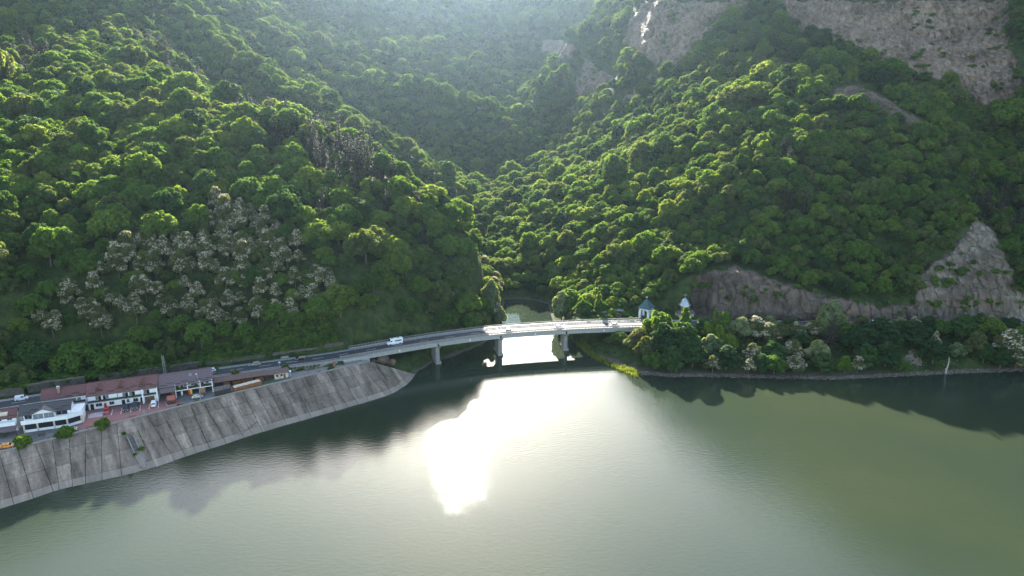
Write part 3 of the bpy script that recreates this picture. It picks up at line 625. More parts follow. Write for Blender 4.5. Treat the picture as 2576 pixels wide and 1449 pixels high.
def forest(name, sel, kinds, label):
    """the rest of a kind: one object that sets copies of the prototypes on its points"""
    n = len(sel[0]); me = bpy.data.meshes.new(name); P = np.stack(sel[:3], 1).astype(np.float32)
    me.vertices.add(n); me.vertices.foreach_set('co', P.ravel())
    def attr(nm, ty, key, arr):
        a = me.attributes.new(nm, ty, 'POINT'); a.data.foreach_set(key, np.ascontiguousarray(arr).ravel())
    attr('turn', 'FLOAT_VECTOR', 'vector', np.stack([np.zeros(n), np.zeros(n), sel[4]], 1).astype(np.float32))
    attr('size', 'FLOAT_VECTOR', 'vector', np.stack([sel[3], sel[3], sel[3] * sel[5]], 1).astype(np.float32))
    attr('pick', 'INT', 'value', sel[6].astype(np.int32)); me.update()
    o = bpy.data.objects.new(name, me); link(o); tag(o, label, None, None, 'stuff')
    g = bpy.data.node_groups.new(name, 'GeometryNodeTree')
    g.interface.new_socket('Geometry', in_out='INPUT', socket_type='NodeSocketGeometry'); g.interface.new_socket('Geometry', in_out='OUTPUT', socket_type='NodeSocketGeometry')
    gi = g.nodes.new('NodeGroupInput'); go = g.nodes.new('NodeGroupOutput'); ip = g.nodes.new('GeometryNodeInstanceOnPoints'); ip.inputs['Pick Instance'].default_value = True
    mp = g.nodes.new('GeometryNodeMeshToPoints'); jn = g.nodes.new('GeometryNodeJoinGeometry')
    g.links.new(gi.outputs[0], mp.inputs[0]); g.links.new(mp.outputs[0], ip.inputs['Points'])
    for ob in kinds:
        oi = g.nodes.new('GeometryNodeObjectInfo'); oi.transform_space = 'ORIGINAL'; oi.inputs['Object'].default_value = ob; oi.inputs['As Instance'].default_value = True
        g.links.new(oi.outputs['Geometry'], jn.inputs[0])
    g.links.new(jn.outputs[0], ip.inputs['Instance'])
    for nm, ty, so_ in (('turn', 'FLOAT_VECTOR', 'Rotation'), ('size', 'FLOAT_VECTOR', 'Scale'), ('pick', 'INT', 'Instance Index')):
        na = g.nodes.new('GeometryNodeInputNamedAttribute'); na.data_type = ty; na.inputs['Name'].default_value = nm
        if so_ == 'Rotation':
            er = g.nodes.new('FunctionNodeEulerToRotation'); g.links.new(na.outputs[0], er.inputs[0]); g.links.new(er.outputs[0], ip.inputs['Rotation'])
        else: g.links.new(na.outputs[0], ip.inputs[so_])
    g.links.new(ip.outputs[0], go.inputs[0])
    md = o.modifiers.new('copies', 'NODES'); md.node_group = g
    return o
def real_crowns(kind):
    """crown objects of trees that stand in the scene, one per prototype"""
    out = []
    for c, t in PROTO[kind]:
        for ob in bpy.data.objects:
            if ob.type == 'MESH' and ob.data == c: out.append(ob); break
    return out
rest = ~single
def pick(mask): return (TX[mask], TY[mask], TZ[mask], R[mask], ROT[mask], SQ[mask], VAR[mask])
forest('broadleaf_forest', pick(rest & (kind == 0)), real_crowns('broad'), 'dense green broadleaf forest covering the slopes of the gorge')
if (rest & (kind == 1)).any(): forest('pine_wood', pick(rest & (kind == 1)), real_crowns('pine'), 'scattered dark pines in the far forest')
if (rest & (kind == 2)).any(): forest('acacia_wood', pick(rest & (kind == 2)), real_crowns('acacia'), 'pale blossoming acacias scattered in the forest')
print('TREES', len(TX), 'single', single.sum(), [(single & (kind == k)).sum() for k in range(3)])

# ------------------------------------------------------------------ bare rock
def cliff(nm, poly, mat, amp, floor_y, label, step):
    P = np.array(poly, float); x0, y0 = P.min(0) - 6; x1, y1 = P.max(0) + 6
    a, b = np.meshgrid(np.arange(x0, x1, step), np.arange(y0, y1, step), indexing='ij')
    jit = np.array([[mnoise.noise((u * 0.03, v * 0.03, 5.0)) * 16 + mnoise.noise((u * 0.11, v * 0.11, 9.0)) * 7 for v in b[0]] for u in a[:, 0]])
    ins = inside(a, b, poly); d = seg_dist(a, b, list(poly) + [poly[0]]); sd = np.where(ins, d, -d) + jit * 0.6
    x, y, z, t = hit(a, b)
    w_ = smooth(-6, 14, sd); V = np.zeros(a.shape + (3,)); okv = ~np.isnan(t) & (sd > -9)
    for i in range(a.shape[0]):
        for j in range(a.shape[1]):
            if not okv[i, j]: continue
            p = Vector((x[i, j], y[i, j], z[i, j])); q = Vector((p.x, p.y, p.z * 0.45))
            n1 = mnoise.ridged_multi_fractal(q * 0.045, 0.9, 2.1, 5, 1.0, 2.0) - 1.0
            n2 = mnoise.noise(q * 0.35) * 0.45 + mnoise.cell(Vector((p.x, p.y, p.z * 0.7)) * 0.22) * 0.35
            vd = mnoise.voronoi(Vector((p.x, p.y, p.z * 0.55)) * 0.10)[0]; vs = mnoise.voronoi(Vector((p.x, p.y, p.z * 0.8)) * 0.28)[0]
            off = w_[i, j] * (1.2 + amp * 0.75 + amp * (0.8 * n1 + n2 + 1.3 * min(vd[1] - vd[0], 0.6) + 0.5 * min(vs[1] - vs[0], 0.5) - 0.5)
                + amp * (1.3 * mnoise.noise(Vector((p.x, p.y, p.z * 0.5)) * 0.035) + 0.45 * abs(math.sin(p.z * 0.16 + p.x * 0.05 + 2.2 * mnoise.noise(p * 0.03))) - 0.2)) - (1 - w_[i, j]) * 2.5
            h = Vector((-p.x, -p.y, 0)).normalized() * 0.9 + Vector((0, 0, 0.35))
            V[i, j] = p + h * off
    n0, n1_ = a.shape; ix = np.arange(n0 * n1_).reshape(n0, n1_)
    Fq = np.stack([ix[:-1, :-1], ix[:-1, 1:], ix[1:, 1:], ix[1:, :-1]], -1).reshape(-1, 4)
    ok = okv.ravel()[Fq].all(1); Vf = V.reshape(-1, 3)
    tt = t.ravel()[Fq]; ok &= (np.nanmax(tt, 1) - np.nanmin(tt, 1)) < 14 + 0.02 * np.nanmin(tt, 1)
    Fq = Fq[ok]; used, inv = np.unique(Fq, return_inverse=True)
    me = np_mesh('cliff', Vf[used], inv.reshape(-1, 4), [M[mat]])
    o = bpy.data.objects.new('cliff', me); link(o); tag(o, label, None, None, 'structure'); return o
CL = {'cut': 'brown rock cut behind the road', 'pale': 'pale grey rock face beside the road', 'upper': 'huge grey cliff high on the right', 'ledge': 'brown rocky crest under the great cliff', 'middle': 'grey cliffs above the gorge',
      'step': 'grey outcrop stepping down to the gorge', 'nose': 'rock nose at the head of the gorge', 'slab': 'pale slab in the gorge', 'rib': 'slanting rock rib among trees', 'crag': 'small crag on the slope', 'tooth': 'rock tooth below the knoll', 'scar': 'bare scar on the sunlit slope'}
for nm, (poly, mat, amp, fy) in CLIFFS.items(): cliff(nm, poly, mat, amp, fy, CL[nm], 3.2 if nm in ('cut', 'pale') else 4.0)

# ------------------------------------------------------------------ materials of built things
def concrete(name, lo, hi, streak=True, stain=(0.9, 0.9, 0.9), objvar=0.35, rough=0.85):
    m, t, out = nodes(name); b = N(t, 'ShaderNodeBsdfPrincipled', Roughness=rough); b.inputs['Specular IOR Level'].default_value = 0.25
    g = N(t, 'ShaderNodeNewGeometry'); mp = N(t, 'ShaderNodeMapping')
    if streak:   # water runs down the slope
        mp.vector_type = 'TEXTURE'; mp.inputs['Rotation'].default_value = (0, 0, math.radians(37)); mp.inputs['Scale'].default_value = (3.0, 20.0, 20.0)
    t.links.new(g.outputs['Position'], mp.inputs[0])
    n = N(t, 'ShaderNodeTexNoise', Scale=1.0, Detail=6.0, Roughness=0.65); t.links.new(mp.outputs[0], n.inputs['Vector'])
    n2 = N(t, 'ShaderNodeTexNoise', Scale=0.9, Detail=6.0, Roughness=0.7); t.links.new(g.outputs['Position'], n2.inputs['Vector'])
    oi = N(t, 'ShaderNodeObjectInfo'); a = N(t, 'ShaderNodeMath', operation='MULTIPLY_ADD'); a.inputs[1].default_value = objvar
    t.links.new(oi.outputs['Random'], a.inputs[0])
    c = N(t, 'ShaderNodeMath', operation='MULTIPLY_ADD'); c.inputs[1].default_value = 0.95 if streak else 0.75; t.links.new(n.outputs['Fac'], c.inputs[0])
    d = N(t, 'ShaderNodeMath', operation='MULTIPLY_ADD'); d.inputs[1].default_value = 0.35; d.inputs[2].default_value = -objvar * 0.5 - (0.17 if streak else 0.05); t.links.new(n2.outputs['Fac'], d.inputs[0])
    t.links.new(d.outputs[0], c.inputs[2]); t.links.new(c.outputs[0], a.inputs[2])
    r = ramp(t, [(0.30, lo), (0.55, tuple((x + y) / 2 * 0.92 for x, y in zip(lo, hi))), (0.72, hi)]); t.links.new(a.outputs[0], r.inputs['Fac']); t.links.new(r.outputs[0], b.inputs['Base Color'])
    bp = N(t, 'ShaderNodeBump', Strength=0.25, Distance=0.05); t.links.new(n2.outputs['Fac'], bp.inputs['Height']); t.links.new(bp.outputs[0], b.inputs['Normal'])
    t.links.new(b.outputs[0], out.inputs[0]); M[name] = m; return m
concrete('slab_concrete', (0.074, 0.056, 0.043), (0.39, 0.305, 0.235), True, objvar=0.13)
concrete('toe_concrete', (0.18, 0.146, 0.115), (0.37, 0.30, 0.24), True, objvar=0.15)
concrete('pier_concrete', (0.20, 0.19, 0.175), (0.36, 0.345, 0.32), False, objvar=0.1)
concrete('beam_concrete', (0.30, 0.30, 0.29), (0.46, 0.46, 0.44), False, objvar=0.06)
concrete('coping', (0.22, 0.20, 0.18), (0.38, 0.35, 0.32), False, objvar=0.05)
concrete('dirt', (0.16, 0.135, 0.11), (0.36, 0.31, 0.26), False, objvar=0.0)
concrete('stone_wall', (0.055, 0.046, 0.037), (0.17, 0.145, 0.118), False, objvar=0.1)
plain('asphalt', (0.052, 0.050, 0.050), 0.8, var=0.16, scale=0.6, spec=0.3)
plain('yard_asphalt', (0.16, 0.145, 0.135), 0.85, var=0.25, scale=0.5)
plain('red_paving', (0.27, 0.125, 0.110), 0.8, var=0.14, scale=1.3, bump=0.2)
plain('paint_white', (0.74, 0.74, 0.72), 0.6, var=0.08)
plain('wall_white', (0.78, 0.78, 0.77), 0.8, var=0.05, scale=0.8)
plain('plaster_cream', (0.56, 0.47, 0.36), 0.85, var=0.12)
plain('tile_red', (0.150, 0.066, 0.058), 0.55, var=0.16, scale=2.2, bump=0.5)
plain('tile_brown', (0.130, 0.090, 0.092), 0.55, var=0.14, scale=2.2, bump=0.5)
plain('tile_grey', (0.075, 0.068, 0.068), 0.55, var=0.14, scale=2.2, bump=0.5)
plain('sheet_brown', (0.125, 0.075, 0.062), 0.6, var=0.25, scale=1.4, bump=0.3)
plain('sheet_red', (0.30, 0.080, 0.055), 0.5, var=0.1)
plain('sheet_pale', (0.50, 0.50, 0.47), 0.5, var=0.1)
plain('sheet_green', (0.040, 0.085, 0.085), 0.45, var=0.12, spec=0.5)
plain('wood_dark', (0.055, 0.040, 0.034), 0.7, var=0.2)
plain('wood_brown', (0.14, 0.075, 0.045), 0.7, var=0.2)
plain('log_end', (0.36, 0.155, 0.065), 0.85, var=0.45, scale=3.0, objvar=0.1)
plain('log_top', (0.56, 0.46, 0.37), 0.85, var=0.2, scale=2.0)
plain('dark_metal', (0.035, 0.035, 0.037), 0.5, var=0.1)
plain('steel', (0.42, 0.42, 0.41), 0.45, 0.6, var=0.1)
plain('dome_metal', (0.45, 0.46, 0.48), 0.32, 0.8, var=0.1)
plain('brick', (0.36, 0.20, 0.135), 0.85, var=0.15, scale=3.0)
plain('brick_red', (0.27, 0.105, 0.085), 0.85, var=0.2, scale=2.0)
plain('glass_dark', (0.020, 0.022, 0.024), 0.08, var=0.05, spec=0.6)
plain('glass_pale', (0.20, 0.21, 0.22), 0.10, var=0.1, spec=0.6)
plain('tyre', (0.015, 0.015, 0.015), 0.9, var=0.05)
plain('curtain', (0.42, 0.40, 0.37), 0.9, var=0.1)
plain('lamp_red', (0.45, 0.02, 0.02), 0.3, var=0.0); plain('lamp_clear', (0.75, 0.75, 0.72), 0.2, var=0.0)
plain('sign_red', (0.62, 0.05, 0.03), 0.5, var=0.05); plain('sign_yellow', (0.75, 0.48, 0.05), 0.5, var=0.05)
plain('plastic_yellow', (0.70, 0.62, 0.05), 0.5, var=0.05)
for nm, c in {'red': (0.50, 0.012, 0.020), 'black': (0.010, 0.011, 0.014), 'navy': (0.014, 0.018, 0.028), 'white': (0.78, 0.78, 0.77), 'silver': (0.46, 0.47, 0.48), 'orange': (0.72, 0.26, 0.02), 'grey': (0.15, 0.155, 0.16), 'gold': (0.40, 0.385, 0.35)}.items():
    plain('car_' + nm, c, 0.28, 0.5 if nm in ('silver', 'gold', 'grey') else 0.0, var=0.02, spec=0.7)

def normals2(P):
    T = np.gradient(P, axis=0); T /= np.linalg.norm(T, axis=1, keepdims=True); return np.stack([-T[:, 1], T[:, 0]], 1)
def ribbon(P, o0, o1, z0, z1, m=None):
    """solid strip along P between lateral offsets (positive = left of travel) and heights; z1 may be an array"""
    m = m or MB(); n = normals2(P); A = P + n * o0; B = P + n * o1
    z0 = np.broadcast_to(z0, (len(P),)); z1 = np.broadcast_to(z1, (len(P),)); v = []; f = []
    for i in range(len(P)):
        v += [(A[i,0], A[i,1], z0[i]), (B[i,0], B[i,1], z0[i]), (B[i,0], B[i,1], z1[i]), (A[i,0], A[i,1], z1[i])]
    for i in range(len(P) - 1):
        a = 4 * i; b = a + 4; f += [(a, b, b+1, a+1), (a+1, b+1, b+2, a+2), (a+2, b+2, b+3, a+3), (a+3, b+3, b, a)]
    e = 4 * (len(P) - 1); f += [(0, 1, 2, 3), (e+3, e+2, e+1, e)]
    return m.add(v, f)
def strip(P, o0, o1, z, m=None):
    m = m or MB(); n = normals2(P); A = P + n * o0; B = P + n * o1; v = []; f = []
    for i in range(len(P)): v += [(A[i,0], A[i,1], z), (B[i,0], B[i,1], z)]
    for i in range(len(P) - 1): f.append((2*i, 2*i+2, 2*i+3, 2*i+1))
    return m.add(v, f)
xs = ROAD[:, 0]
iL = int(np.argmin(abs(xs + 66))); iR = int(np.argmin(abs(xs - 61)))
RL, RB_, RR = ROAD[:iL + 1], ROAD[iL:iR + 1], ROAD[iR:]

# ------------------------------------------------------------------ roads
for nm, P, lab in (('road', RL, 'asphalt road running behind the hotel to the bridge'), ('road', RR, 'asphalt road under the rock cut right of the bridge')):
    o = strip(P, -4.0, 4.0, ROADZ).build(nm, M['asphalt']); tag(o, lab, None, None, 'structure')
    for s_ in (-3.45, 3.35): strip(P, s_, s_ + 0.22, ROADZ + 0.006).build('edge_line', M['paint_white'], o)
    k = 0
    while k + 3 < len(P): strip(P[k:k + 4], -0.09, 0.09, ROADZ + 0.006).build('lane_line', M['paint_white'], o); k += 7
    ribbon(P, 4.0, 4.9, ROADZ - 0.4, ROADZ + 0.05).build('gutter', M['coping'], o)
    strip(P, 4.9, 7.6, ROADZ + 0.02).build('verge', M['ground'], o)
    strip(P, -5.2, -4.0, ROADZ - 0.01).build('shoulder', M['dirt'], o)

# stone retaining wall above the left road, with broken top
i0 = int(np.argmin(abs(xs + 262))); seg = ROAD[i0:iL - 1]
cuts = [(-262, -203), (-202.5, -176), (-175.5, -158), (-155, -121), (-120.4, -98), (-97.5, -79), (-78.5, -67)]
wlab = ['stretch of grey stone wall left of the hotel roofs', 'mossy stone wall above the white annex', 'stone wall behind the hotel chimney', 'stone wall behind the main hotel roof', 'low stone wall behind the silver estate car', 'stone wall behind the black car on the road', 'tall plain end of the stone wall by the bridge']
for (a, b), lb in zip(cuts, wlab):
    P = seg[(seg[:, 0] >= a) & (seg[:, 0] <= b)]
    if len(P) < 3: continue
    base = {-262: 2.6, -202.5: 2.3, -175.5: 2.9, -155: 2.3, -120.4: 1.9, -97.5: 2.2, -78.5: 2.8}[a]
    z1 = ROADZ + base + 0.35 * np.array([mnoise.noise((p[0] * .25, p[1] * .25, 2.0)) for p in P])
    o = ribbon(P, 7.4, 8.6, ROADZ - 0.6, z1).build('stone_wall', M['stone_wall']); tag(o, lb, 'wall', 'stone walls above the road')
    ribbon(P, 7.25, 8.75, z1 + 0.004, z1 + 0.22).build('coping', M['stone_wall'], o)

# wall between road and yard
P = ROAD[(xs > -112) & (xs < -74)]
o = ribbon(P, -5.9, -5.2, YARDZ - 0.5, ROADZ - 0.05).build('retaining_wall', M['pier_concrete']); tag(o, 'low concrete wall carrying the road above the wood yard', 'wall')
ribbon(P, -6.1, -5.1, ROADZ - 0.046, ROADZ + 0.16).build('coping', M['coping'], o)

# ------------------------------------------------------------------ bridge
br = empty('road_bridge', (0, 0, 0), 0, 'long pale concrete beam bridge curving across the lake narrows', 'bridge')
BX = RB_[:, 0]
ribbon(RB_, -5.35, 5.35, ROADZ - 0.32, ROADZ - 0.02).build('deck', M['beam_concrete'], br)
strip(RB_, -3.8, 3.8, ROADZ - 0.012).build('carriageway', M['asphalt'], br)
for s_ in (-1, 1):
    a, b = sorted((3.8 * s_, 5.35 * s_)); ribbon(RB_, a, b, ROADZ - 0.016, ROADZ + 0.16).build('footway', M['coping'], br)
    strip(RB_, 3.45 * s_ - 0.1, 3.45 * s_ + 0.1, ROADZ - 0.006).build('edge_line', M['paint_white'], br)
k = 3
while k + 3 < len(RB_): strip(RB_[k:k + 4], -0.08, 0.08, ROADZ - 0.006).build('lane_line', M['paint_white'], br); k += 8
pier_x = [-34.6, -6.2, 25.2]
ends = [BX[0]] + pier_x + [BX[-1]]
for a, b in zip(ends[:-1], ends[1:]):
    P = RB_[(BX >= a - 0.8) & (BX <= b + 0.8)]; P = P.copy(); P[0] += (P[1] - P[0]) * 0.25; P[-1] += (P[-2] - P[-1]) * 0.25
    for off in (-4.45, -1.5, 1.5, 4.45):
        g = ribbon(P, off - 0.18, off + 0.18, ROADZ - 1.85, ROADZ - 0.322); ribbon(P, off - 0.42, off + 0.42, ROADZ - 1.95, ROADZ - 1.62, g); g.build('girder', M['beam_concrete'], br)
    c = P[len(P) // 2]; n = normals2(P)[len(P) // 2]; q = c - n * 4.95; MB().box(q[0] - 0.25, q[1] - 0.2, ROADZ - 1.35, q[0] + 0.25, q[1] + 0.2, ROADZ - 0.33).build('drain_spout', M['paint_white'], br)
for xj in ends[:-1]:                                        # expansion joints
    i = int(np.argmin(abs(BX - xj))); P = np.stack([RB_[i], RB_[min(i + 1, len(RB_) - 1)]]); d = (P[1] - P[0]) / np.linalg.norm(P[1] - P[0])
    strip(np.stack([P[0], P[0] + d * 0.35]), -3.8, 3.8, ROADZ - 0.004).build('expansion_joint', M['dark_metal'], br)
for xp in pier_x:
    i = int(np.argmin(abs(BX - xp))); c = RB_[i]; t = RB_[i + 1] - RB_[i - 1]; a = math.atan2(t[1], t[0])
    e = bpy.data.objects.new('pier', None); link(e, br); e.location = (c[0], c[1], 0); e.rotation_euler = (0, 0, a)
    s = MB(); s.prism([(-0.95, -3.2), (-0.25, -3.9), (0.25, -3.9), (0.95, -3.2), (0.95, 3.2), (0.25, 3.9), (-0.25, 3.9), (-0.95, 3.2)], -5, 7.45); s.build('shaft', M['pier_concrete'], e)
    MB().hexa([(-1.0, -4.3, 7.5), (1.0, -4.3, 7.5), (1.0, 4.3, 7.5), (-1.0, 4.3, 7.5), (-1.25, -5.0, 8.5), (1.25, -5.0, 8.5), (1.25, 5.0, 8.5), (-1.25, 5.0, 8.5)]).build('cap', M['pier_concrete'], e)
    MB().prism([(-1.2, -4.4), (1.2, -4.4), (1.2, 4.4), (-1.2, 4.4)], -5, 1.1).build('footing', M['pier_concrete'], e)
def rail(P, off, name, guard):
    n = normals2(P); Q = P + n * off; m = MB()
    z = ROADZ + (0.0 if guard else 0.16)
    if guard: ribbon(P, off - 0.05, off + 0.05, z + 0.48, z + 0.82, m)
    else: ribbon(P, off - 0.11, off + 0.11, z + 1.0, z + 1.14, m); ribbon(P, off - 0.03, off + 0.03, z + 0.55, z + 0.63, m); ribbon(P, off - 0.03, off + 0.03, z + 0.18, z + 0.26, m)
    for q in Q[::(2 if guard else 1)]: m.box(q[0] - 0.07, q[1] - 0.07, z - 0.03, q[0] + 0.07, q[1] + 0.07, z + (0.7 if guard else 1.02))
    return m.build(name, M['steel'] if guard else M['coping'], br)
PR = ROAD[iL - 5:iR + 3]
rail(PR, -5.15, 'handrail', False); rail(PR[4:], 5.15, 'handrail', False); rail(PR, -3.98, 'guardrail', True); rail(PR[4:], 3.98, 'guardrail', True)
PA = ROAD[iL - 6:iL + 4]
ab = bpy.data.objects.new('abutment', None); link(ab, br)
ribbon(PA, -5.3, -4.6, 4.2, ROADZ - 0.36).build('wing_wall', M['beam_concrete'], ab); ribbon(PA, -5.55, -4.5, ROADZ - 0.34, ROADZ + 0.14).build('wall_top', M['coping'], ab)
ribbon(PA[-3:], -4.55, 5.0, 2.0, ROADZ - 2.0).build('bearing_wall', M['pier_concrete'], ab)
PB = ROAD[iR - 2:iR + 5]; ab = bpy.data.objects.new('abutment', None); link(ab, br)
ribbon(PB, -5.2, 5.0, 2.0, ROADZ - 2.0).build('bearing_wall', M['pier_concrete'], ab)
ribbon(PB[2:], -5.3, -4.6, 3.0, ROADZ - 0.36).build('wing_wall', M['beam_concrete'], ab)

# ------------------------------------------------------------------ concrete slope with its slabs
eo = empty('embankment', (0, 0, 0)); tag(eo, 'sloping concrete revetment of weathered slabs below the hotel', None, None, 'structure')
TL = resample(TOPE, 0.5); FL = resample(FOOT, 0.5)
stn_t = []; stn_f = []
sL = np.concatenate([[0], np.cumsum(np.linalg.norm(np.diff(TL, axis=0), axis=1))])
start = sL[int(np.argmin(abs(TL[:, 0] + 205)))]
for s in np.arange(start, sL[-1] - 1.0, 4.7):
    p = np.array([np.interp(s, sL, TL[:, k]) for k in range(2)]); j = int(np.argmin(np.linalg.norm(FL - p, axis=1)))
    if stn_f and j <= stn_f[-1][0]: j = min(stn_f[-1][0] + 6, len(FL) - 1)
    stn_t.append(p); stn_f.append((j, FL[j]))
for j in np.linspace(stn_f[-1][0], len(FL) - 1, 8)[1:]: stn_t.append(TL[-1] + (FL[int(j)] - TL[-1]) * 0.03); stn_f.append((int(j), FL[int(j)]))
def emb_pt(i, v, inset=0.0):
    f = np.array(stn_f[i][1]); t_ = np.array(stn_t[i]); p = f + (t_ - f) * v; return np.array([p[0], p[1], 9.0 * v])
rows = [0.0, 0.14, 0.45, 0.74, 1.0]; rs_ = random.Random(3)
for i in range(len(stn_t) - 1):
    for r_ in range(4):
        a, b, c, d = emb_pt(i, rows[r_]), emb_pt(i + 1, rows[r_]), emb_pt(i + 1, rows[r_ + 1]), emb_pt(i, rows[r_ + 1])
        if r_ == 0: a = a + (a - d) * 0.35; b = b + (b - c) * 0.35
        ce = (a + b + c + d) / 4; w1 = np.linalg.norm(b - a) + 1e-6; w2 = np.linalg.norm(c - d) + 1e-6
        gap = 0.07; u1 = (b - a) / w1 * gap; u2 = (c - d) / w2 * min(gap, w2 * 0.3); v1 = (d - a) / (np.linalg.norm(d - a) + 1e-6) * gap; v2 = (c - b) / (np.linalg.norm(c - b) + 1e-6) * gap
        q = [a + u1 + v1, b - u1 + v2, c - u2 - v2, d + u2 - v1]; dz = np.array([0, 0, rs_.uniform(-0.06, 0.06)])
        top = [p + dz + np.array([0, 0, rs_.uniform(-0.02, 0.02)]) for p in q]; bot = [p - np.array([0, 0, 0.45]) for p in q]
        o = MB().hexa([tuple(p - ce) for p in bot] + [tuple(p - ce) for p in top]).build('slab', M['toe_concrete' if r_ == 0 else 'slab_concrete'], eo); o.location = tuple(ce)
CT = TL[(TL[:, 0] > -215)]
o = ribbon(CT[::3], -0.1, 0.45, 8.4, 9.38).build('coping_wall', M['coping']); tag(o, 'low pale concrete wall along the top of the slab embankment', 'wall')

# ------------------------------------------------------------------ yard
yd = MB(); yp = [(p[0], p[1], YARDZ) for p in YARD]; yd.add(yp, [tuple(range(len(yp)))]); o = yd.build('yard', M['yard_asphalt']); tag(o, 'grey yard between the road and the embankment', None, None, 'structure')
def yxy(zx, zy, ox, oy, z=YARDZ): return atz(ox + zx / 10.08, oy + zy / 10.08, z)
Z1 = (0.0, 945.6); Z2 = (191.7, 926.4); Z3 = (357.8, 913.7); Z4 = (511.2, 881.8)
def y2(x, y, z=YARDZ): return yxy(x, y, *Z2, z)
def y3(x, y, z=YARDZ): return yxy(x, y, *Z3, z)
def y1(x, y, z=YARDZ): return yxy(x, y, *Z1, z)
def y4(x, y, z=YARDZ): return yxy(x, y, *Z4, z)
rp = [(-147.5, 215.8), (-140.8, 217.6), (-131, 224.5), (-118.5, 234.2), (-121.5, 239.5), (-128.5, 238.2), (-149.8, 230.0)]
o = MB().add([(x, y, YARDZ + 0.02) for x, y in rp], [tuple(range(len(rp)))]).build('paving', M['red_paving']); tag(o, 'red block paving of the hotel car park', None, None, 'structure')
def line(p, q, w_, nm='bay_line', par=None):
    p = Vector(p); q = Vector(q); d = (q - p).normalized(); n = Vector((-d.y, d.x, 0)) * w_ / 2; z = Vector((0, 0, 0.03))
    MB().add([p - n + z, q - n + z, q + n + z, p + n + z], [(0, 1, 2, 3)]).build(nm, M['paint_white'], par)
for a, b in [((925, 1045), (890, 1190)), ((1160, 1005), (1130, 1155)), ((1397, 965), (1380, 1115)), ((1628, 935), (1615, 1078)), ((1855, 905), (1850, 1040)), ((2088, 862), (2082, 1000)), ((2250, 860), (2310, 955)), ((2310, 955), (2560, 910)), ((320, 1265), (650, 1215)), ((650, 1215), (680, 1090)), ((320, 1265), (325, 1170))]:
    line(y2(*a), y2(*b), 0.16, par=o)
for k in range(13): line(y2(345 + k * 24, 1255 - k * 3.5), y2(375 + k * 23, 1150 - k * 4), 0.14, 'hatch_line', o)
dp = [(-87, 257.5), (-75, 265.5), (-61, 275.2), (-64, 279), (-78.5, 270.5), (-88, 264)]
o = MB().add([(x, y, YARDZ + 0.02) for x, y in dp], [tuple(range(len(dp)))]).build('dirt_patch', M['dirt']); tag(o, 'bare sandy ground beside the bridge wall', None, None, 'structure')
gp = [(-96.5, 251.6), (-90, 256.0), (-89.2, 257.6), (-97.6, 254)]
plain('grass', (0.075, 0.13, 0.025), 0.95, var=0.4, scale=2.0)
o = MB().add([(x, y, YARDZ + 0.025) for x, y in gp], [tuple(range(len(gp)))]).build('lawn', M['grass']); tag(o, 'small strip of grass below the hut', None, None, 'structure')

# ------------------------------------------------------------------ buildings
def part(parent, name, mat, m, smooth=False): return m.build(name, M[mat], parent, smooth)
def gable_roof(parent, x0, x1, yf, yb, ze, zr, mat, over=0.4, thick=0.16, yr=None):
    """two-pitch roof, ridge along x; yf/yb wall lines; returns the front slope object"""
    yr = (yf + yb) / 2 if yr is None else yr; s = (zr - ze) / (yr - yf)
    root = bpy.data.objects.new('roof', None); link(root, parent)
    zf = ze - over * s; sb = (zr - ze) / (yb - yr); zb = ze - over * sb
    f = MB().prism_x([(yf - over, zf), (yr, zr), (yr, zr + thick), (yf - over, zf + thick)], x0 - 0.3, x1 + 0.3); a = part(root, 'front_slope', mat, f)
    b = MB().prism_x([(yb + over, zb), (yb + over, zb + thick), (yr + 0.002, zr + thick), (yr + 0.002, zr)], x0 - 0.3, x1 + 0.3); part(root, 'back_slope', mat, b)
    part(root, 'ridge_cap', mat, MB().box(x0 - 0.3, yr - 0.14, zr + thick - 0.03, x1 + 0.3, yr + 0.14, zr + thick + 0.08))
    # courses of tiles standing proud
    n = int(math.hypot(yr - yf + over, zr - zf) / 0.9); mm = MB()
    for k in range(1, n):
        y = yf - over + (yr - yf + over) * k / n; z = zf + (zr - zf) * k / n + thick; mm.box(x0 - 0.28, y - 0.05, z - 0.03, x1 + 0.28, y + 0.05, z + 0.035)
    part(root, 'tile_courses', mat, mm)
    part(root, 'gutter', 'dark_metal', MB().box(x0 - 0.3, yf - over - 0.14, zf - 0.02, x1 + 0.3, yf - over - 0.01, zf + 0.12))
    return root, (lambda y: zf + (y - (yf - over)) * s + thick)
def snow_guards(root, zfun, xs_, y):
    for k, x in enumerate(xs_):
        yy = y + (0.75 if k % 2 else 0.0); z = zfun(yy); part(root, 'snow_guard', 'dark_metal', MB().box(x, yy - 0.07, z - 0.02, x + 2.2, yy + 0.07, z + 0.16))
def window(parent, x0, z0, x1, z1, y, glass='glass_dark', mull=1, frame='wood_dark', proud=0.06):
    w_ = part(parent, 'window', frame, MB().box(x0, y - proud, z0, x1, y + 0.05, z0 + 0.09).box(x0, y - proud, z1 - 0.09, x1, y + 0.05, z1).box(x0, y - proud, z0 + 0.09, x0 + 0.09, y + 0.05, z1 - 0.09).box(x1 - 0.09, y - proud, z0 + 0.09, x1, y + 0.05, z1 - 0.09))
    n = mull + 1
    for k in range(n):
        a = x0 + 0.09 + (x1 - x0 - 0.18) * k / n; b = x0 + 0.09 + (x1 - x0 - 0.18) * (k + 1) / n
        part(w_, 'pane', glass, MB().box(a + 0.03, y - proud * 0.4, z0 + 0.1, b - 0.03, y + 0.04, z1 - 0.1))
    return w_
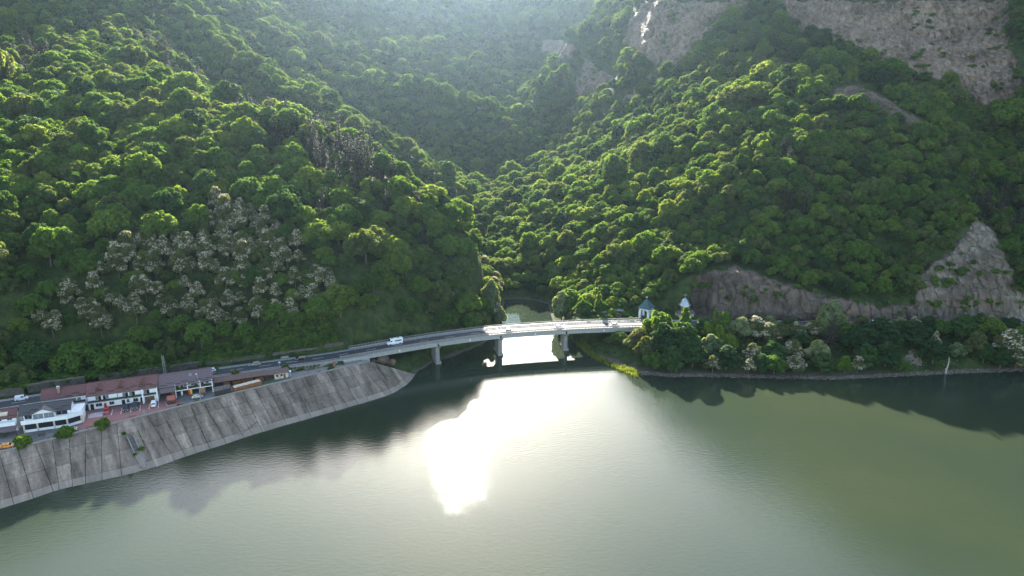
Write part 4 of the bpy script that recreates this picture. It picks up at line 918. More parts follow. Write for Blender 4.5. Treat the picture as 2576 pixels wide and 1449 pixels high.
def door(parent, x0, z0, x1, z1, y, mat='glass_dark'):
    d = part(parent, 'door', mat, MB().box(x0 + 0.08, y - 0.04, z0, x1 - 0.08, y + 0.04, z1 - 0.08)); part(d, 'door_frame', 'wood_dark', MB().box(x0, y - 0.08, z0, x0 + 0.08, y + 0.03, z1).box(x1 - 0.08, y - 0.08, z0, x1, y + 0.03, z1).box(x0 + 0.08, y - 0.08, z1 - 0.08, x1 - 0.08, y + 0.03, z1)); return d
def balcony(parent, x0, x1, z, y, depth=1.1):
    b = part(parent, 'balcony', 'wall_white', MB().box(x0, y - depth, z - 0.16, x1, y - 0.003, z)); m = MB()
    for k in range(int((x1 - x0) / 0.28) + 1): m.box(x0 + 0.04 + k * 0.28, y - depth + 0.03, z + 0.003, x0 + 0.14 + k * 0.28, y - depth + 0.07, z + 0.86)
    m.box(x0, y - depth, z + 0.86, x1, y - depth + 0.1, z + 0.98).box(x0, y - depth + 0.1, z + 0.3, x1, y - depth + 0.13, z + 0.8); part(b, 'balustrade', 'wood_dark', m)
    for k in range(int((x1 - x0) / 3.2)):
        xx = x0 + 1.0 + 3.2 * k; part(b, 'flower_box', 'leaf_dark', MB().box(xx, y - depth - 0.22, z + 0.72, xx + 1.2, y - depth - 0.003, z + 1.05))
    return b

# main hotel -------------------------------------------------------
A = math.atan2(8.3, 21.1)
ho_ = empty('hotel', (-150.1, 230.5, YARDZ), A, 'long white two-storey hotel with red-brown tiled roof and three dormers', 'hotel')
LH = 22.6
part(ho_, 'wall', 'wall_white', MB().prism_x([(0, 0), (10.2, 0), (10.2, 5.5), (5.4, 8.0), (0, 5.5)], 0, LH))
part(ho_, 'wing_wall', 'wall_white', MB().prism_x([(1.9, 0), (10.2, 0), (10.2, 5.5), (5.4, 7.7), (1.9, 5.75)], -14.0, -0.003))
rt, zf = gable_roof(ho_, 0.1, LH - 0.1, 0.0, 10.2, 5.5, 8.05, 'tile_red', 0.55, yr=5.4)
snow_guards(rt, zf, [0.8, 3.0, 6.6, 9.0, 11.4, 13.8, 16.4, 18.8, 20.2], 0.6)
rt2, zf2 = gable_roof(ho_, -14.0, -0.55, 1.6, 10.2, 5.6, 7.85, 'tile_red', 0.35, yr=5.4); snow_guards(rt2, zf2, [-6.8, -4.6, -2.6], 1.7)
for dx in (3.7, 10.8, 17.8):
    y0 = 1.75; z0 = zf(y0)
    d = bpy.data.objects.new('dormer', None); link(d, rt); d.location = (dx, y0, z0)
    part(d, 'dormer_face', 'wood_brown', MB().prism_y([(-0.95, -0.02), (0.95, -0.02), (0, 1.15)], 0.12, 1.2))
    part(d, 'dormer_roof', 'tile_red', MB().prism_y([(-1.35, -0.12), (-1.1, -0.16), (0, 1.2), (1.1, -0.16), (1.35, -0.12), (0.12, 1.42), (0, 1.75), (-0.12, 1.42)], -0.25, 2.6))
ch = part(rt2, 'chimney', 'brick', MB().box(-9.1, 3.2, 6.0, -8.4, 3.9, 8.6)); part(ch, 'chimney_cap', 'sheet_pale', MB().box(-9.2, 3.1, 8.604, -8.3, 4.0, 8.7).prism_x([(3.1, 9.0), (4.0, 9.0), (3.55, 9.35)], -9.2, -8.3)); part(ch, 'flue', 'dark_metal', MB().box(-9.0, 3.3, 8.704, -8.5, 3.8, 8.996))
part(rt2, 'stove_pipe', 'dark_metal', MB().tube([(-8.0, 5.0, 7.4), (-8.0, 5.0, 8.7)], 0.16, 8))
balcony(ho_, 0.45, 17.35, 2.75, 0.0); balcony(ho_, 17.95, 22.1, 2.75, 0.0)
part(ho_, 'pillar', 'wall_white', MB().box(17.42, -1.15, 0, 17.88, -0.7, 5.35)); part(ho_, 'pillar', 'wall_white', MB().box(22.15, -1.15, 0, 22.55, -0.003, 5.35))
for x in (2.7, 11.2, 13.4, 18.1): window(ho_, x, 3.5, x + 0.85, 4.85, 0.0, 'glass_pale', 0)
for x in (3.6, 5.0, 12.1, 14.3, 19.0): door(ho_, x, 2.76, x + 0.85, 4.85, 0.0)
for x in (5.95,): window(ho_, x, 3.5, x + 0.85, 4.85, 0.0, 'glass_pale', 0)
for x in (0.7, 10.6, 16.6): door(ho_, x, 0.02, x + 1.1, 2.15, 0.0)
for x0, x1 in ((2.4, 4.4), (6.7, 8.2), (12.2, 13.1), (14.3, 15.9)): window(ho_, x0, 0.95, x1, 2.1, 0.0, 'glass_dark', 1)
g_ = part(ho_, 'garage_door', 'wood_brown', MB().box(18.1, -0.1, 0.02, 21.2, -0.003, 2.5))
for k in range(5): part(g_, 'door_panel', 'wood_brown', MB().box(18.18, -0.16, 0.1 + k * 0.48, 21.12, -0.104, 0.52 + k * 0.48))
part(ho_, 'plinth', 'stone_wall', MB().box(4.9, -0.14, 0, 17.3, -0.003, 0.45))
part(ho_, 'downpipe', 'dark_metal', MB().bar((0.12, -0.12, 0.0), (0.12, -0.12, 5.3), 0.12)); part(ho_, 'downpipe', 'dark_metal', MB().bar((9.6, -0.12, 2.8), (9.6, -0.12, 5.3), 0.1))
part(ho_, 'side_gate', 'dark_metal', MB().box(-0.9, -0.3, 0, -0.02, -0.22, 2.3))
window(ho_, -4.6, 3.7, -3.6, 4.6, 1.9, 'glass_pale', 0); window(ho_, -3.2, 3.7, -2.2, 4.6, 1.9, 'glass_pale', 0)
balcony(ho_, -5.2, -0.6, 2.9, 1.9, 1.0)
part(ho_, 'red_board', 'lamp_red', MB().box(5.0, -0.34, 0.0, 5.75, -0.2, 1.9))

# restaurant pavilion ------------------------------------------------
A2 = math.atan2(4.5, 11.9)
rs = empty('restaurant', (-161.6, 213.2, YARDZ), A2, 'white restaurant pavilion with open ground floor, terrace and dark grey gabled roof', 'restaurant')
fp = [(0, 0), (12.9, 0), (17.0, 1.9), (16.6, 8.5), (0, 8.5)]
part(rs, 'back_wall', 'wood_dark', MB().box(0.1, 3.0, 0, 16.0, 3.2, 3.0)); part(rs, 'floor', 'stone_wall', MB().prism(fp, 0.0, 0.12))
part(rs, 'low_wall', 'wall_white', MB().box(0, 0, 0.124, 12.9, 0.25, 1.0)); m = MB(); m.hexa([(12.9, 0, .124), (17, 1.9, .124), (16.9, 2.15, .124), (12.85, .25, .124), (12.9, 0, 1.0), (17, 1.9, 1.0), (16.9, 2.15, 1.0), (12.85, .25, 1.0)]); part(rs, 'low_wall', 'wall_white', m)
for x, y in ((0.25, 0.05), (4.1, 0.05), (8.9, 0.05), (12.7, 0.1), (16.6, 1.75)): part(rs, 'pillar', 'plaster_cream', MB().box(x - 0.25, y - 0.08, 0.124, x + 0.25, y + 0.42, 3.05))
for a, b in ((0.6, 3.8), (4.4, 8.6), (9.2, 12.4)): part(rs, 'glazing', 'glass_dark', MB().box(a, 0.10, 1.004, b, 0.16, 3.0))
m = MB(); m.hexa([(13.0, .3, 1.004), (16.3, 1.85, 1.004), (16.25, 1.92, 1.004), (12.96, .38, 1.004), (13.0, .3, 3.0), (16.3, 1.85, 3.0), (16.25, 1.92, 3.0), (12.96, .38, 3.0)]); part(rs, 'glazing', 'glass_dark', m)
part(rs, 'terrace_slab', 'wall_white', MB().prism([(-0.3, -0.35), (13.0, -0.35), (17.3, 1.65), (16.9, 8.5), (-0.3, 8.5)], 3.06, 3.45))
def edge_panel(a, b, z0, z1, th=0.12):
    a = Vector((*a, 0)); b = Vector((*b, 0)); d = (b - a).normalized(); n = Vector((-d.y, d.x, 0)) * th; m = MB()
    m.hexa([a + Vector((0, 0, z0)), b + Vector((0, 0, z0)), b + n + Vector((0, 0, z0)), a + n + Vector((0, 0, z0)), a + Vector((0, 0, z1)), b + Vector((0, 0, z1)), b + n + Vector((0, 0, z1)), a + n + Vector((0, 0, z1))]); return m
pth = [(-0.3, -0.35), (13.0, -0.35), (17.3, 1.65)]
for k in range(6): part(rs, 'parapet_panel', 'wall_white', edge_panel((-0.3 + 13.3 * k / 6 + 0.015, -0.35), (-0.3 + 13.3 * (k + 1) / 6 - 0.015, -0.35), 3.454, 4.5))
for k in range(2):
    a = Vector(pth[1]); b = Vector(pth[2]); p = a + (b - a) * (k / 2 + 0.01); q = a + (b - a) * ((k + 1) / 2 - 0.01); part(rs, 'parapet_panel', 'wall_white', edge_panel(p, q, 3.454, 4.5))
part(rs, 'side_wall', 'wall_white', MB().hexa([(15.9, 2.0, 0.124), (17.0, 2.2, 0.124), (16.6, 8.4, 0.124), (15.9, 8.4, 0.124), (15.9, 2.0, 3.05), (17.0, 2.2, 3.05), (16.6, 8.4, 3.05), (15.9, 8.4, 3.05)]))
part(rs, 'upper_wall', 'wall_white', MB().prism_x([(1.6, 3.46), (8.0, 3.46), (8.0, 6.0), (4.8, 7.6), (1.6, 6.0)], 0.2, 13.6))
part(rs, 'roof_terrace_wall', 'wall_white', MB().box(13.62, 2.0, 3.46, 17.0, 8.0, 4.6))
rr, zr_ = gable_roof(rs, -0.9, 13.9, 1.6, 8.0, 6.0, 7.9, 'tile_grey', 0.5); snow_guards(rr, zr_, [0.2, 1.9, 9.6, 11.4], 1.9)
gb = bpy.data.objects.new('gable', None); link(gb, rs)
part(gb, 'gable_wall', 'wall_white', MB().prism_y([(2.9, 3.46), (9.3, 3.46), (9.3, 5.9), (6.1, 7.35), (2.9, 5.9)], 0.9, 1.7))
part(gb, 'gable_roof', 'tile_grey', MB().prism_y([(2.2, 5.62), (6.1, 7.42), (10.0, 5.62), (10.0, 5.80), (6.1, 7.62), (2.2, 5.80)], 0.45, 4.2))
for a, b in ((3.15, 5.95), (6.25, 9.05)): window(gb, a, 3.9, b, 5.75, 0.9, 'glass_pale', 1, 'dark_metal')
for a, b in ((0.5, 2.6), (9.6, 12.9)): window(rs, a, 4.2, b, 5.7, 1.6, 'glass_dark', 1, 'dark_metal')
# annex at the left edge -------------------------------------------
an = empty('annex', (-172.8, 209.2, YARDZ), A2, 'red-roofed annex left of the restaurant with white balcony band and tiled canopy', 'building')
part(an, 'wall', 'wall_white', MB().box(-8, 3.0, 0, 9.6, 9.0, 5.2)); r_, z_ = gable_roof(an, -8, 9.6, 3.0, 9.0, 5.2, 6.9, 'tile_red', 0.6); snow_guards(r_, z_, [3.0, 5.2, 7.0], 3.2)
part(an, 'balcony_band', 'wall_white', MB().box(-8, 0.4, 3.0, 9.8, 2.996, 3.9)); part(an, 'canopy', 'tile_brown', MB().prism_x([(-1.6, 2.0), (0.9, 2.85), (0.9, 2.98), (-1.6, 2.12)], -8, 10.2))
for x in (-2, 2.4, 6.2, 9.9): part(an, 'post', 'wood_dark', MB().box(x, -1.3, 0, x + 0.18, -1.1, 2.05))
part(an, 'skylight_box', 'plaster_cream', MB().prism_x([(3.4, 5.6), (4.6, 6.15), (4.6, 6.5), (3.4, 6.1)], 2.6, 7.2))
for x in (0.5, 4.0, 7.0): window(an, x, 4.1, x + 1.4, 5.0, 3.0, 'glass_dark', 1)
# second guest house ----------------------------------------------
A3 = math.atan2(7.3, 16.5)
g2 = empty('guest_house', (-128.4, 238.6, YARDZ), A3, 'guest house with brown-grey tiled roof, dark balcony and open ground floor', 'guest house')
L2 = 17.9
part(g2, 'back_wall', 'wood_dark', MB().box(0.2, 4.4, 0, L2 - 0.2, 4.6, 2.7)); part(g2, 'rear_block', 'stone_wall', MB().box(0.2, 4.604, 0, L2 - 0.2, 10.0, 2.7))
part(g2, 'upper_wall', 'wall_white', MB().prism_x([(1.3, 2.9), (10.0, 2.9), (10.0, 5.4), (5.8, 7.3), (1.3, 5.3)], 4.9, L2)); part(g2, 'upper_wall', 'wall_white', MB().prism_x([(1.6, 2.2), (10.0, 2.2), (10.0, 5.4), (5.8, 7.3), (1.6, 5.4)], 0.2, 4.896))
part(g2, 'floor_slab', 'wall_white', MB().box(4.9, -0.1, 2.62, L2 + 0.05, 4.39, 2.896)); 
r2_, z2_ = gable_roof(g2, 0.1, L2 + 0.1, 1.0, 10.2, 5.35, 7.75, 'tile_brown', 1.25, yr=5.8); snow_guards(r2_, z2_, [0.4, 2.6, 5.0, 7.4, 9.8, 12.2, 14.4, 15.8], 0.6)
part(r2_, 'lower_roof', 'tile_brown', MB().prism_x([(-2.0, 3.35), (-0.2, 4.62), (-0.2, 4.76), (-2.0, 3.5)], 0.1, 5.2)); part(r2_, 'skylight', 'glass_pale', MB().hexa([(10.2, 3.0, z2_(3.0) + .02), (11.1, 3.0, z2_(3.0) + .02), (11.1, 4.2, z2_(4.2) + .02), (10.2, 4.2, z2_(4.2) + .02), (10.2, 3.0, z2_(3.0) + .14), (11.1, 3.0, z2_(3.0) + .14), (11.1, 4.2, z2_(4.2) + .14), (10.2, 4.2, z2_(4.2) + .14)]))
for a, b in ((5.0, 9.2), (9.5, 13.5), (13.8, L2 - 0.3)):
    m = MB(); m.box(a, -0.08, 2.9, b, 0.0, 3.85); 
    for k in range(int((b - a) / 0.4)): m.box(a + 0.05 + k * 0.4, -0.13, 2.95, a + 0.2 + k * 0.4, -0.083, 3.8)
    part(g2, 'balustrade', 'wood_dark', m); part(g2, 'flower_box', 'leaf_dark', MB().box((a + b) / 2 - 0.9, -0.36, 3.6, (a + b) / 2 + 0.9, -0.134, 3.95))
for x in (5.1, 9.22, 13.52, L2 - 0.28): part(g2, 'pillar', 'wall_white', MB().box(x, -0.1, 2.9, x + 0.27, 0.2, 5.2))
part(g2, 'corner_pillar', 'wall_white', MB().box(L2 - 0.28, -0.09, 0, L2 - 0.01, 0.19, 2.615)); part(g2, 'corner_pillar', 'wall_white', MB().box(5.1, -0.09, 0, 5.37, 0.19, 2.615))
for x in (5.5, 7.0, 11.7, 14.0): door(g2, x, 2.91, x + 0.9, 4.9, 1.3, 'wood_brown')
for x in (8.2, 10.6, 15.6): window(g2, x, 3.7, x + 1.0, 4.8, 1.3, 'glass_dark', 0)
part(g2, 'stair', 'wood_brown', MB().hexa([(2.6, -0.9, 0.1), (3.6, -0.9, 0.1), (5.0, -0.6, 2.6), (4.0, -0.6, 2.6), (2.6, -0.6, 0.1), (3.6, -0.6, 0.1), (5.0, -0.3, 2.6), (4.0, -0.3, 2.6)]))
part(g2, 'partition', 'brick', MB().box(13.2, 1.0, 0.0, 15.2, 4.38, 2.6))
# sheds -----------------------------------------------------------
As = math.atan2(258.7 - 248.0, -88.6 + 112.9)
sh = empty('wood_shed', (-113.0, 249.4, YARDZ), As, 'long open wood shed with rusty brown lean-to roof', 'shed'); LS = 19.0
part(sh, 'roof', 'sheet_brown', MB().prism_x([(-1.6, 2.75), (1.9, 3.55), (1.9, 3.65), (-1.6, 2.86)], 0, LS)); m = MB()
for k in range(int(LS / 0.6)): m.prism_x([(-1.62, 2.86), (1.92, 3.65), (1.92, 3.72), (-1.62, 2.93)], k * 0.6, k * 0.6 + 0.09)
part(sh, 'roof_ribs', 'sheet_brown', m); part(sh, 'back_wall', 'wood_dark', MB().box(0, 1.6, 0, LS, 1.8, 3.4))
for k in range(7): part(sh, 'post', 'wood_dark', MB().box(0.1 + k * (LS - 0.4) / 6, -1.4, 0, 0.3 + k * (LS - 0.4) / 6, -1.2, 2.78))
def wood_stack(name, loc, rz, L, D, Hh, label, top, group=None):
    e = empty(name, loc, rz, label, 'firewood', group); m = MB(); r = random.Random(int(L * 100)); s = 0.24; k = 0
    for j in range(int(Hh / (s * 0.88))):
        for i in range(int(L / s)):
            x = i * s + (s / 2 if j % 2 else 0) + r.uniform(-.03, .03); z = 0.12 + j * s * 0.88; q = s * r.uniform(0.42, 0.56); dy = r.uniform(-0.09, 0.05)
            n = 5; t0 = r.uniform(0, 6.28); ring = [(x + q * math.cos(t0 + 6.283 * u / n), z + q * math.sin(t0 + 6.283 * u / n)) for u in range(n)]
            m.prism_y(ring, dy, D + dy)
    o = m.build('split_logs', M['log_end'], e); o['kind'] = 'stuff'
    if top:
        for k in range(int(L / 1.1)):
            z = Hh + 0.06 + 0.08 * (k % 2); MB().hexa([(k * 1.1, -0.12, z - 0.1), (k * 1.1 + 1.2, -0.12, z - 0.1), (k * 1.1 + 1.2, D + .1, z + 0.1), (k * 1.1, D + .1, z + .1), (k * 1.1, -0.12, z), (k * 1.1 + 1.2, -0.12, z), (k * 1.1 + 1.2, D + .1, z + .2), (k * 1.1, D + .1, z + .2)]).build('cover_board', M['log_top'], e)
    return e
wood_stack('firewood_stack', (-104.2, 245.9, YARDZ), math.atan2(6.9, 8.4), 10.6, 1.5, 1.75, 'long orange-brown firewood stack with pale cover boards at the embankment edge', True)
d_ = Vector((math.cos(As), math.sin(As), 0)); n_ = Vector((-math.sin(As), math.cos(As), 0)); sb = Vector((-113.0, 249.4, YARDZ))
for k, (a, L, lb) in enumerate([(3.2, 2.6, 'firewood stack under the shed roof behind the dark cabin'), (6.6, 3.0, 'firewood stack in the middle of the wood shed'), (9.8, 4.4, 'widest firewood stack under the wood shed roof'), (14.9, 3.0, 'firewood stack at the hut end of the wood shed')]):
    wood_stack('firewood_stack', sb + d_ * a + n_ * 0.2, As, L, 1.1, 1.5, lb, False)
hu = empty('hut', sb + d_ * 19.2 + n_ * (-0.5), As, 'small cream hut with brown sheet roof at the end of the wood shed', 'hut')
part(hu, 'wall', 'plaster_cream', MB().box(2.6, 0, 0, 7.6, 2.6, 2.3)); part(hu, 'roof', 'sheet_brown', MB().prism_x([(-0.7, 2.45), (3.0, 3.15), (3.0, 3.27), (-0.7, 2.57)], -0.3, 8.2)); part(hu, 'back_wall', 'wood_dark', MB().box(0, 2.2, 0, 2.59, 2.5, 2.4))
for x in (3.2, 4.9): window(hu, x, 1.0, x + 0.8, 1.9, 0.0, 'glass_dark', 0)
door(hu, 4.2, 0.02, 4.85, 1.9, 0.0, 'plaster_cream'); door(hu, 6.0, 0.02, 6.7, 1.9, 0.0, 'wood_brown')
p = y4(2190, 650); tk = empty('toilet_cabin', (p.x, p.y, YARDZ), As, 'grey plastic toilet cabin with pale roof beside the hut', 'cabin'); part(tk, 'body', 'sheet_pale', MB().box(-0.6, -0.6, 0, 0.6, 0.6, 2.1)); part(tk, 'roof', 'wall_white', MB().prism_x([(-0.7, 2.104), (0.7, 2.104), (0.6, 2.3), (0, 2.42), (-0.6, 2.3)], -0.7, 0.7)); part(tk, 'door', 'glass_pale', MB().box(-0.4, -0.66, 0.1, 0.4, -0.603, 1.95))
Ad = math.atan2(244.6 - 241.5, -104.6 + 109.2)
dk = empty('cabin', (-109.4, 241.8, YARDZ), Ad, 'dark brown timber cabin with flat grey roof and three vent pipes', 'cabin')
part(dk, 'wall', 'wood_dark', MB().box(0, 0, 0, 5.4, 2.4, 2.2)); m = MB()
for k in range(18): m.box(0.05 + k * 0.3, -0.04, 0.02, 0.22 + k * 0.3, -0.002, 2.18)
part(dk, 'boards', 'wood_dark', m); part(dk, 'roof', 'tile_grey', MB().prism_x([(-0.3, 2.2), (2.8, 2.62), (2.8, 2.74), (-0.3, 2.32)], -0.2, 5.6))
for x in (3.0, 4.0, 5.0): part(dk, 'vent_pipe', 'dark_metal', MB().tube([(x, 0.1, 2.3), (x, 0.1, 3.0)], 0.09, 8))
p = y3(660, 1050); bb = empty('grill_hut', (p.x, p.y, YARDZ), A3, 'small open grill hut with bright red roof on the car park', 'hut')
part(bb, 'roof', 'sheet_red', MB().prism_x([(-0.4, 1.7), (1.6, 2.6), (1.6, 2.7), (-0.4, 1.8)], -0.3, 2.6)); part(bb, 'rear_roof', 'sheet_red', MB().prism_x([(1.61, 2.7), (1.61, 2.6), (2.6, 2.1), (2.6, 2.2)], -0.3, 2.6)); part(bb, 'oven', 'brick_red', MB().box(0.2, 0.9, 0, 2.2, 2.0, 1.3))
for x, y in ((0, 0), (2.2, 0), (0, 2.3), (2.2, 2.3)): part(bb, 'post', 'wood_dark', MB().box(x, y, 0, x + 0.15, y + 0.15, 1.78))
part(bb, 'counter', 'wood_dark', MB().box(0.2, 0.05, 0, 2.15, 0.25, 0.85))

# chapel, belfry, house in the trees ------------------------------
def cross(parent, z, h):
    m = MB().box(-0.07, -0.07, z, 0.07, 0.07, z + h).box(-h * 0.33, -0.06, z + h * 0.55, h * 0.33, 0.06, z + h * 0.66)
    for s in (-1, 1): m.box(s * h * 0.33 - 0.13, -0.08, z + h * 0.49, s * h * 0.33 + 0.13, 0.08, z + h * 0.72)
    m.box(-0.14, -0.08, z + h * 0.92, 0.14, 0.08, z + h); return part(parent, 'cross', 'dome_metal', m)
p = atz(1722, 799, 11.5); cp = empty('chapel', (84.3, 331.5, 10.6), 0.15, 'brick chapel with round silver dome and cross behind the lakeside trees', 'chapel')
part(cp, 'nave_wall', 'plaster_cream', MB().box(-3.6, -2.4, 0, 4.2, 2.4, 1.9)); part(cp, 'nave_roof', 'tile_brown', MB().prism_x([(-2.8, 1.8), (2.8, 1.8), (0, 3.0)], -3.9, 4.6))
dr_ = part(cp, 'drum', 'brick', MB().lathe([(2.05, 2.0), (2.05, 5.5), (2.2, 5.55), (2.2, 5.75)], n=12))
for k in range(12):
    a = 2 * math.pi * (k + 0.5) / 12; m = MB(); c, s = math.cos(a), math.sin(a); R_ = 2.0
    v = [Vector((c * r - s * u, s * r + c * u, z)) for (r, u, z) in [(R_, -.2, 3.1), (R_, .2, 3.1), (R_ + .06, .2, 3.1), (R_ + .06, -.2, 3.1), (R_, -.2, 5.0), (R_, .2, 5.0), (R_ + .06, .2, 5.0), (R_ + .06, -.2, 5.0)]]
    part(dr_, 'drum_window', 'glass_dark', m.hexa(v))
part(cp, 'dome', 'dome_metal', MB().lathe([(3.0, 5.76), (3.05, 5.85), (2.5, 6.3), (2.15, 7.0), (1.8, 7.7), (1.3, 8.4), (0.7, 8.9), (0.25, 9.15), (0.12, 9.6)], n=24), True); cross(cp, 9.5, 2.1)
bf = empty('belfry', (65.2, 329.6, 10.6), math.radians(-34), 'white open belfry with arches and green pyramid roof at the bridge end', 'belfry')
hw = 2.15
for sx in (-1, 1):
    for sy in (-1, 1): part(bf, 'pillar', 'wall_white', MB().box(sx * hw - 0.5, sy * hw - 0.5, 0, sx * hw + 0.5, sy * hw + 0.5, 3.4))
def arch(y):
    r_ = hw - 0.5; pts = [(-r_, 3.404)] + [(-r_ * math.cos(math.pi * k / 10), 3.404 + r_ * 0.75 * math.sin(math.pi * k / 10)) for k in range(1, 10)] + [(r_, 3.404)]
    m = MB()
    for (a, za), (b, zb) in zip(pts[:-1], pts[1:]): m.hexa([(a, y - .3, za), (b, y - .3, zb), (b, y + .3, zb), (a, y + .3, za), (a, y - .3, 5.2), (b, y - .3, 5.2), (b, y + .3, 5.2), (a, y + .3, 5.2)])
    for s in (-1, 1): m.box(s * (hw + 0.0) - 0.5, y - .3, 3.404, s * hw + 0.5, y + .3, 5.2)
    return m
for k in range(4):
    o = part(bf, 'arch', 'wall_white', arch(-hw - 0.2)); o.rotation_euler = (0, 0, k * math.pi / 2)
part(bf, 'bell', 'dome_metal', MB().lathe([(0.6, 3.2), (0.45, 3.6), (0.3, 4.0), (0.1, 4.2)], n=12), True); part(bf, 'base', 'pier_concrete', MB().box(-2.9, -2.9, -0.6, 2.9, 2.9, -0.004))
rf = part(bf, 'roof', 'sheet_green', MB().lathe([(4.6, 5.1), (4.65, 5.25), (2.6, 6.9), (1.1, 8.6), (0.08, 9.5)], n=4, start=math.pi / 4)); cross(bf, 9.4, 1.3)
hs = empty('monastery_house', (49.5, 338.5, 9.4), 0.25, 'pale-roofed house half hidden among the trees behind the bridge', 'house')
part(hs, 'wall', 'wall_white', MB().box(-5.5, -2.6, 0, 5.5, 2.6, 2.4)); gable_roof(hs, -5.5, 5.5, -2.6, 2.6, 2.4, 4.3, 'sheet_pale', 0.5)
for x in (-4.5, -1.0, 2.5): window(hs, x, 0.9, x + 1.2, 2.0, -2.6)

# ------------------------------------------------------------------ vehicles
def car(label, paint, loc, rz, kind='hatch', group=None):
    Ls, Wd, Hh = {'hatch': (4.0, 1.72, 1.46), 'sedan': (4.5, 1.78, 1.42), 'estate': (4.6, 1.78, 1.5), 'suv': (4.7, 1.9, 1.68), 'minivan': (4.1, 1.75, 1.8), 'van': (6.9, 2.05, 2.75)}[kind]
    nm = {'van': 'van', 'minivan': 'small_van'}.get(kind, 'car')
    e = empty(nm, loc, rz, label, 'van' if kind in ('van', 'minivan') else 'car', group); h = Ls / 2; g = 0.2
    z1 = Hh * (0.58 if kind != 'van' else 0.47)
    prof = {'hatch': (0.62, 0.22, -0.66, -0.94), 'sedan': (0.52, 0.14, -0.42, -0.72), 'estate': (0.52, 0.16, -0.78, -0.97), 'suv': (0.50, 0.18, -0.72, -0.96), 'minivan': (0.66, 0.36, -0.93, -0.985), 'van': (0.80, 0.56, -0.985, -0.99)}[kind]
    # lower body: cross sections along x (front = +x)
    sec = [(-h, 0.80, g + 0.22, z1 * 0.93), (-h + 0.12, 0.96, g, z1), (-h * 0.5, 1.0, g, z1), (h * 0.3, 1.0, g, z1), (h * prof[0], 0.99, g, z1 * 0.985), (h - 0.22, 0.93, g + 0.02, z1 * 0.82), (h, 0.76, g + 0.16, z1 * 0.62)]
    v = []; f = []
    for x, wf, za, zb in sec:
        w_ = Wd / 2 * wf; v += [(x, -w_ * 0.93, za), (x, -w_, za + (zb - za) * 0.45), (x, -w_ * 0.95, zb), (x, w_ * 0.95, zb), (x, w_, za + (zb - za) * 0.45), (x, w_ * 0.93, za)]
    for i in range(len(sec) - 1):
        for k in range(6): f.append((i * 6 + k, i * 6 + (k + 1) % 6, (i + 1) * 6 + (k + 1) % 6, (i + 1) * 6 + k))
    f += [tuple(range(5, -1, -1)), tuple((len(sec) - 1) * 6 + k for k in range(6))]
    b = MB().add(v, f).build('body', M['car_' + paint], e)
    a0, a1, a2, a3 = [h * q for q in prof]; wb = Wd / 2 * 0.95; wt = Wd / 2 * 0.80; zt = Hh
    def cab(k, z):  # cabin corner at parameter k of height
        u = (z - z1) / (zt - z1); return a0 + (a1 - a0) * u, a3 + (a2 - a3) * u, wb + (wt - wb) * u
    x0, x1, w0 = cab(0, z1 - 0.02); xt, xr, wt_ = cab(0, zt - 0.06)
    MB().add([(x1, -w0, z1 - .02), (x0, -w0, z1 - .02), (x0, w0, z1 - .02), (x1, w0, z1 - .02), (xr, -wt_, zt - .06), (xt, -wt_, zt - .06), (xt, wt_, zt - .06), (xr, wt_, zt - .06), (xr * 0.94, -wt_ * .86, zt), (xt * 0.8 + xr * 0.06, -wt_ * .86, zt), (xt * 0.8 + xr * 0.06, wt_ * .86, zt), (xr * 0.94, wt_ * .86, zt)],
             [(3, 2, 1, 0), (0, 1, 5, 4), (1, 2, 6, 5), (2, 3, 7, 6), (3, 0, 4, 7), (4, 5, 9, 8), (5, 6, 10, 9), (6, 7, 11, 10), (7, 4, 8, 11), (8, 9, 10, 11)]).build('cabin', M['car_' + paint], e)
    def pane(name, q, push):
        q = [Vector(p) for p in q]; n = (q[1] - q[0]).cross(q[3] - q[0]).normalized() * push; MB().hexa([*q, *[p + n for p in q]]).build(name, M['glass_dark'], e)
    def P(fr, side, u):   # on cabin skin
        z = z1 + (zt - .06 - z1) * u; xa, xb, w_ = cab(0, z); return (xb + (xa - xb) * fr, side * w_, z)
    pane('windscreen', [P(1, -.88, .1), P(1, .88, .1), P(1, .85, .93), P(1, -.85, .93)], 0.025)
    if kind != 'van':
        pane('rear_window', [P(0, .86, .15), P(0, -.86, .15), P(0, -.82, .9), P(0, .82, .9)], 0.025)
    spans = [(0.06, 0.34), (0.38, 0.62), (0.66, 0.92)] if kind in ('estate', 'suv', 'sedan') else [(0.12, 0.47), (0.52, 0.92)]
    if kind == 'van': spans = [(0.80, 0.95), (0.10, 0.62)]
    if kind == 'minivan': spans = [(0.60, 0.92)]
    for s in (-1, 1):
        for ia, (a, b_) in enumerate(spans):
            lo, hi = (0.14, 0.9) if kind != 'van' else (0.12, 0.52)
            q = [P(a, s, lo), P(b_, s, lo), P(b_, s, hi), P(a, s, hi)]
            if s > 0: q = q[::-1]
            pane('side_window', q, 0.02)
    r = 0.33 if kind != 'van' else 0.36
    for sx in (-0.62, 0.64):
        for s in (-1, 1):
            wh = bpy.data.objects.new('wheel', None); link(wh, e); wh.location = (h * sx, s * (Wd / 2 - 0.08), r); wh.rotation_euler = (math.pi / 2, 0, 0)
            MB().lathe([(r * 0.6, -.11), (r, -.1), (r, .1), (r * 0.6, .11)], n=14).build('tyre', M['tyre'], wh); MB().lathe([(r * 0.62, -.125), (r * 0.62, .125)], n=10).build('rim', M['steel'], wh)
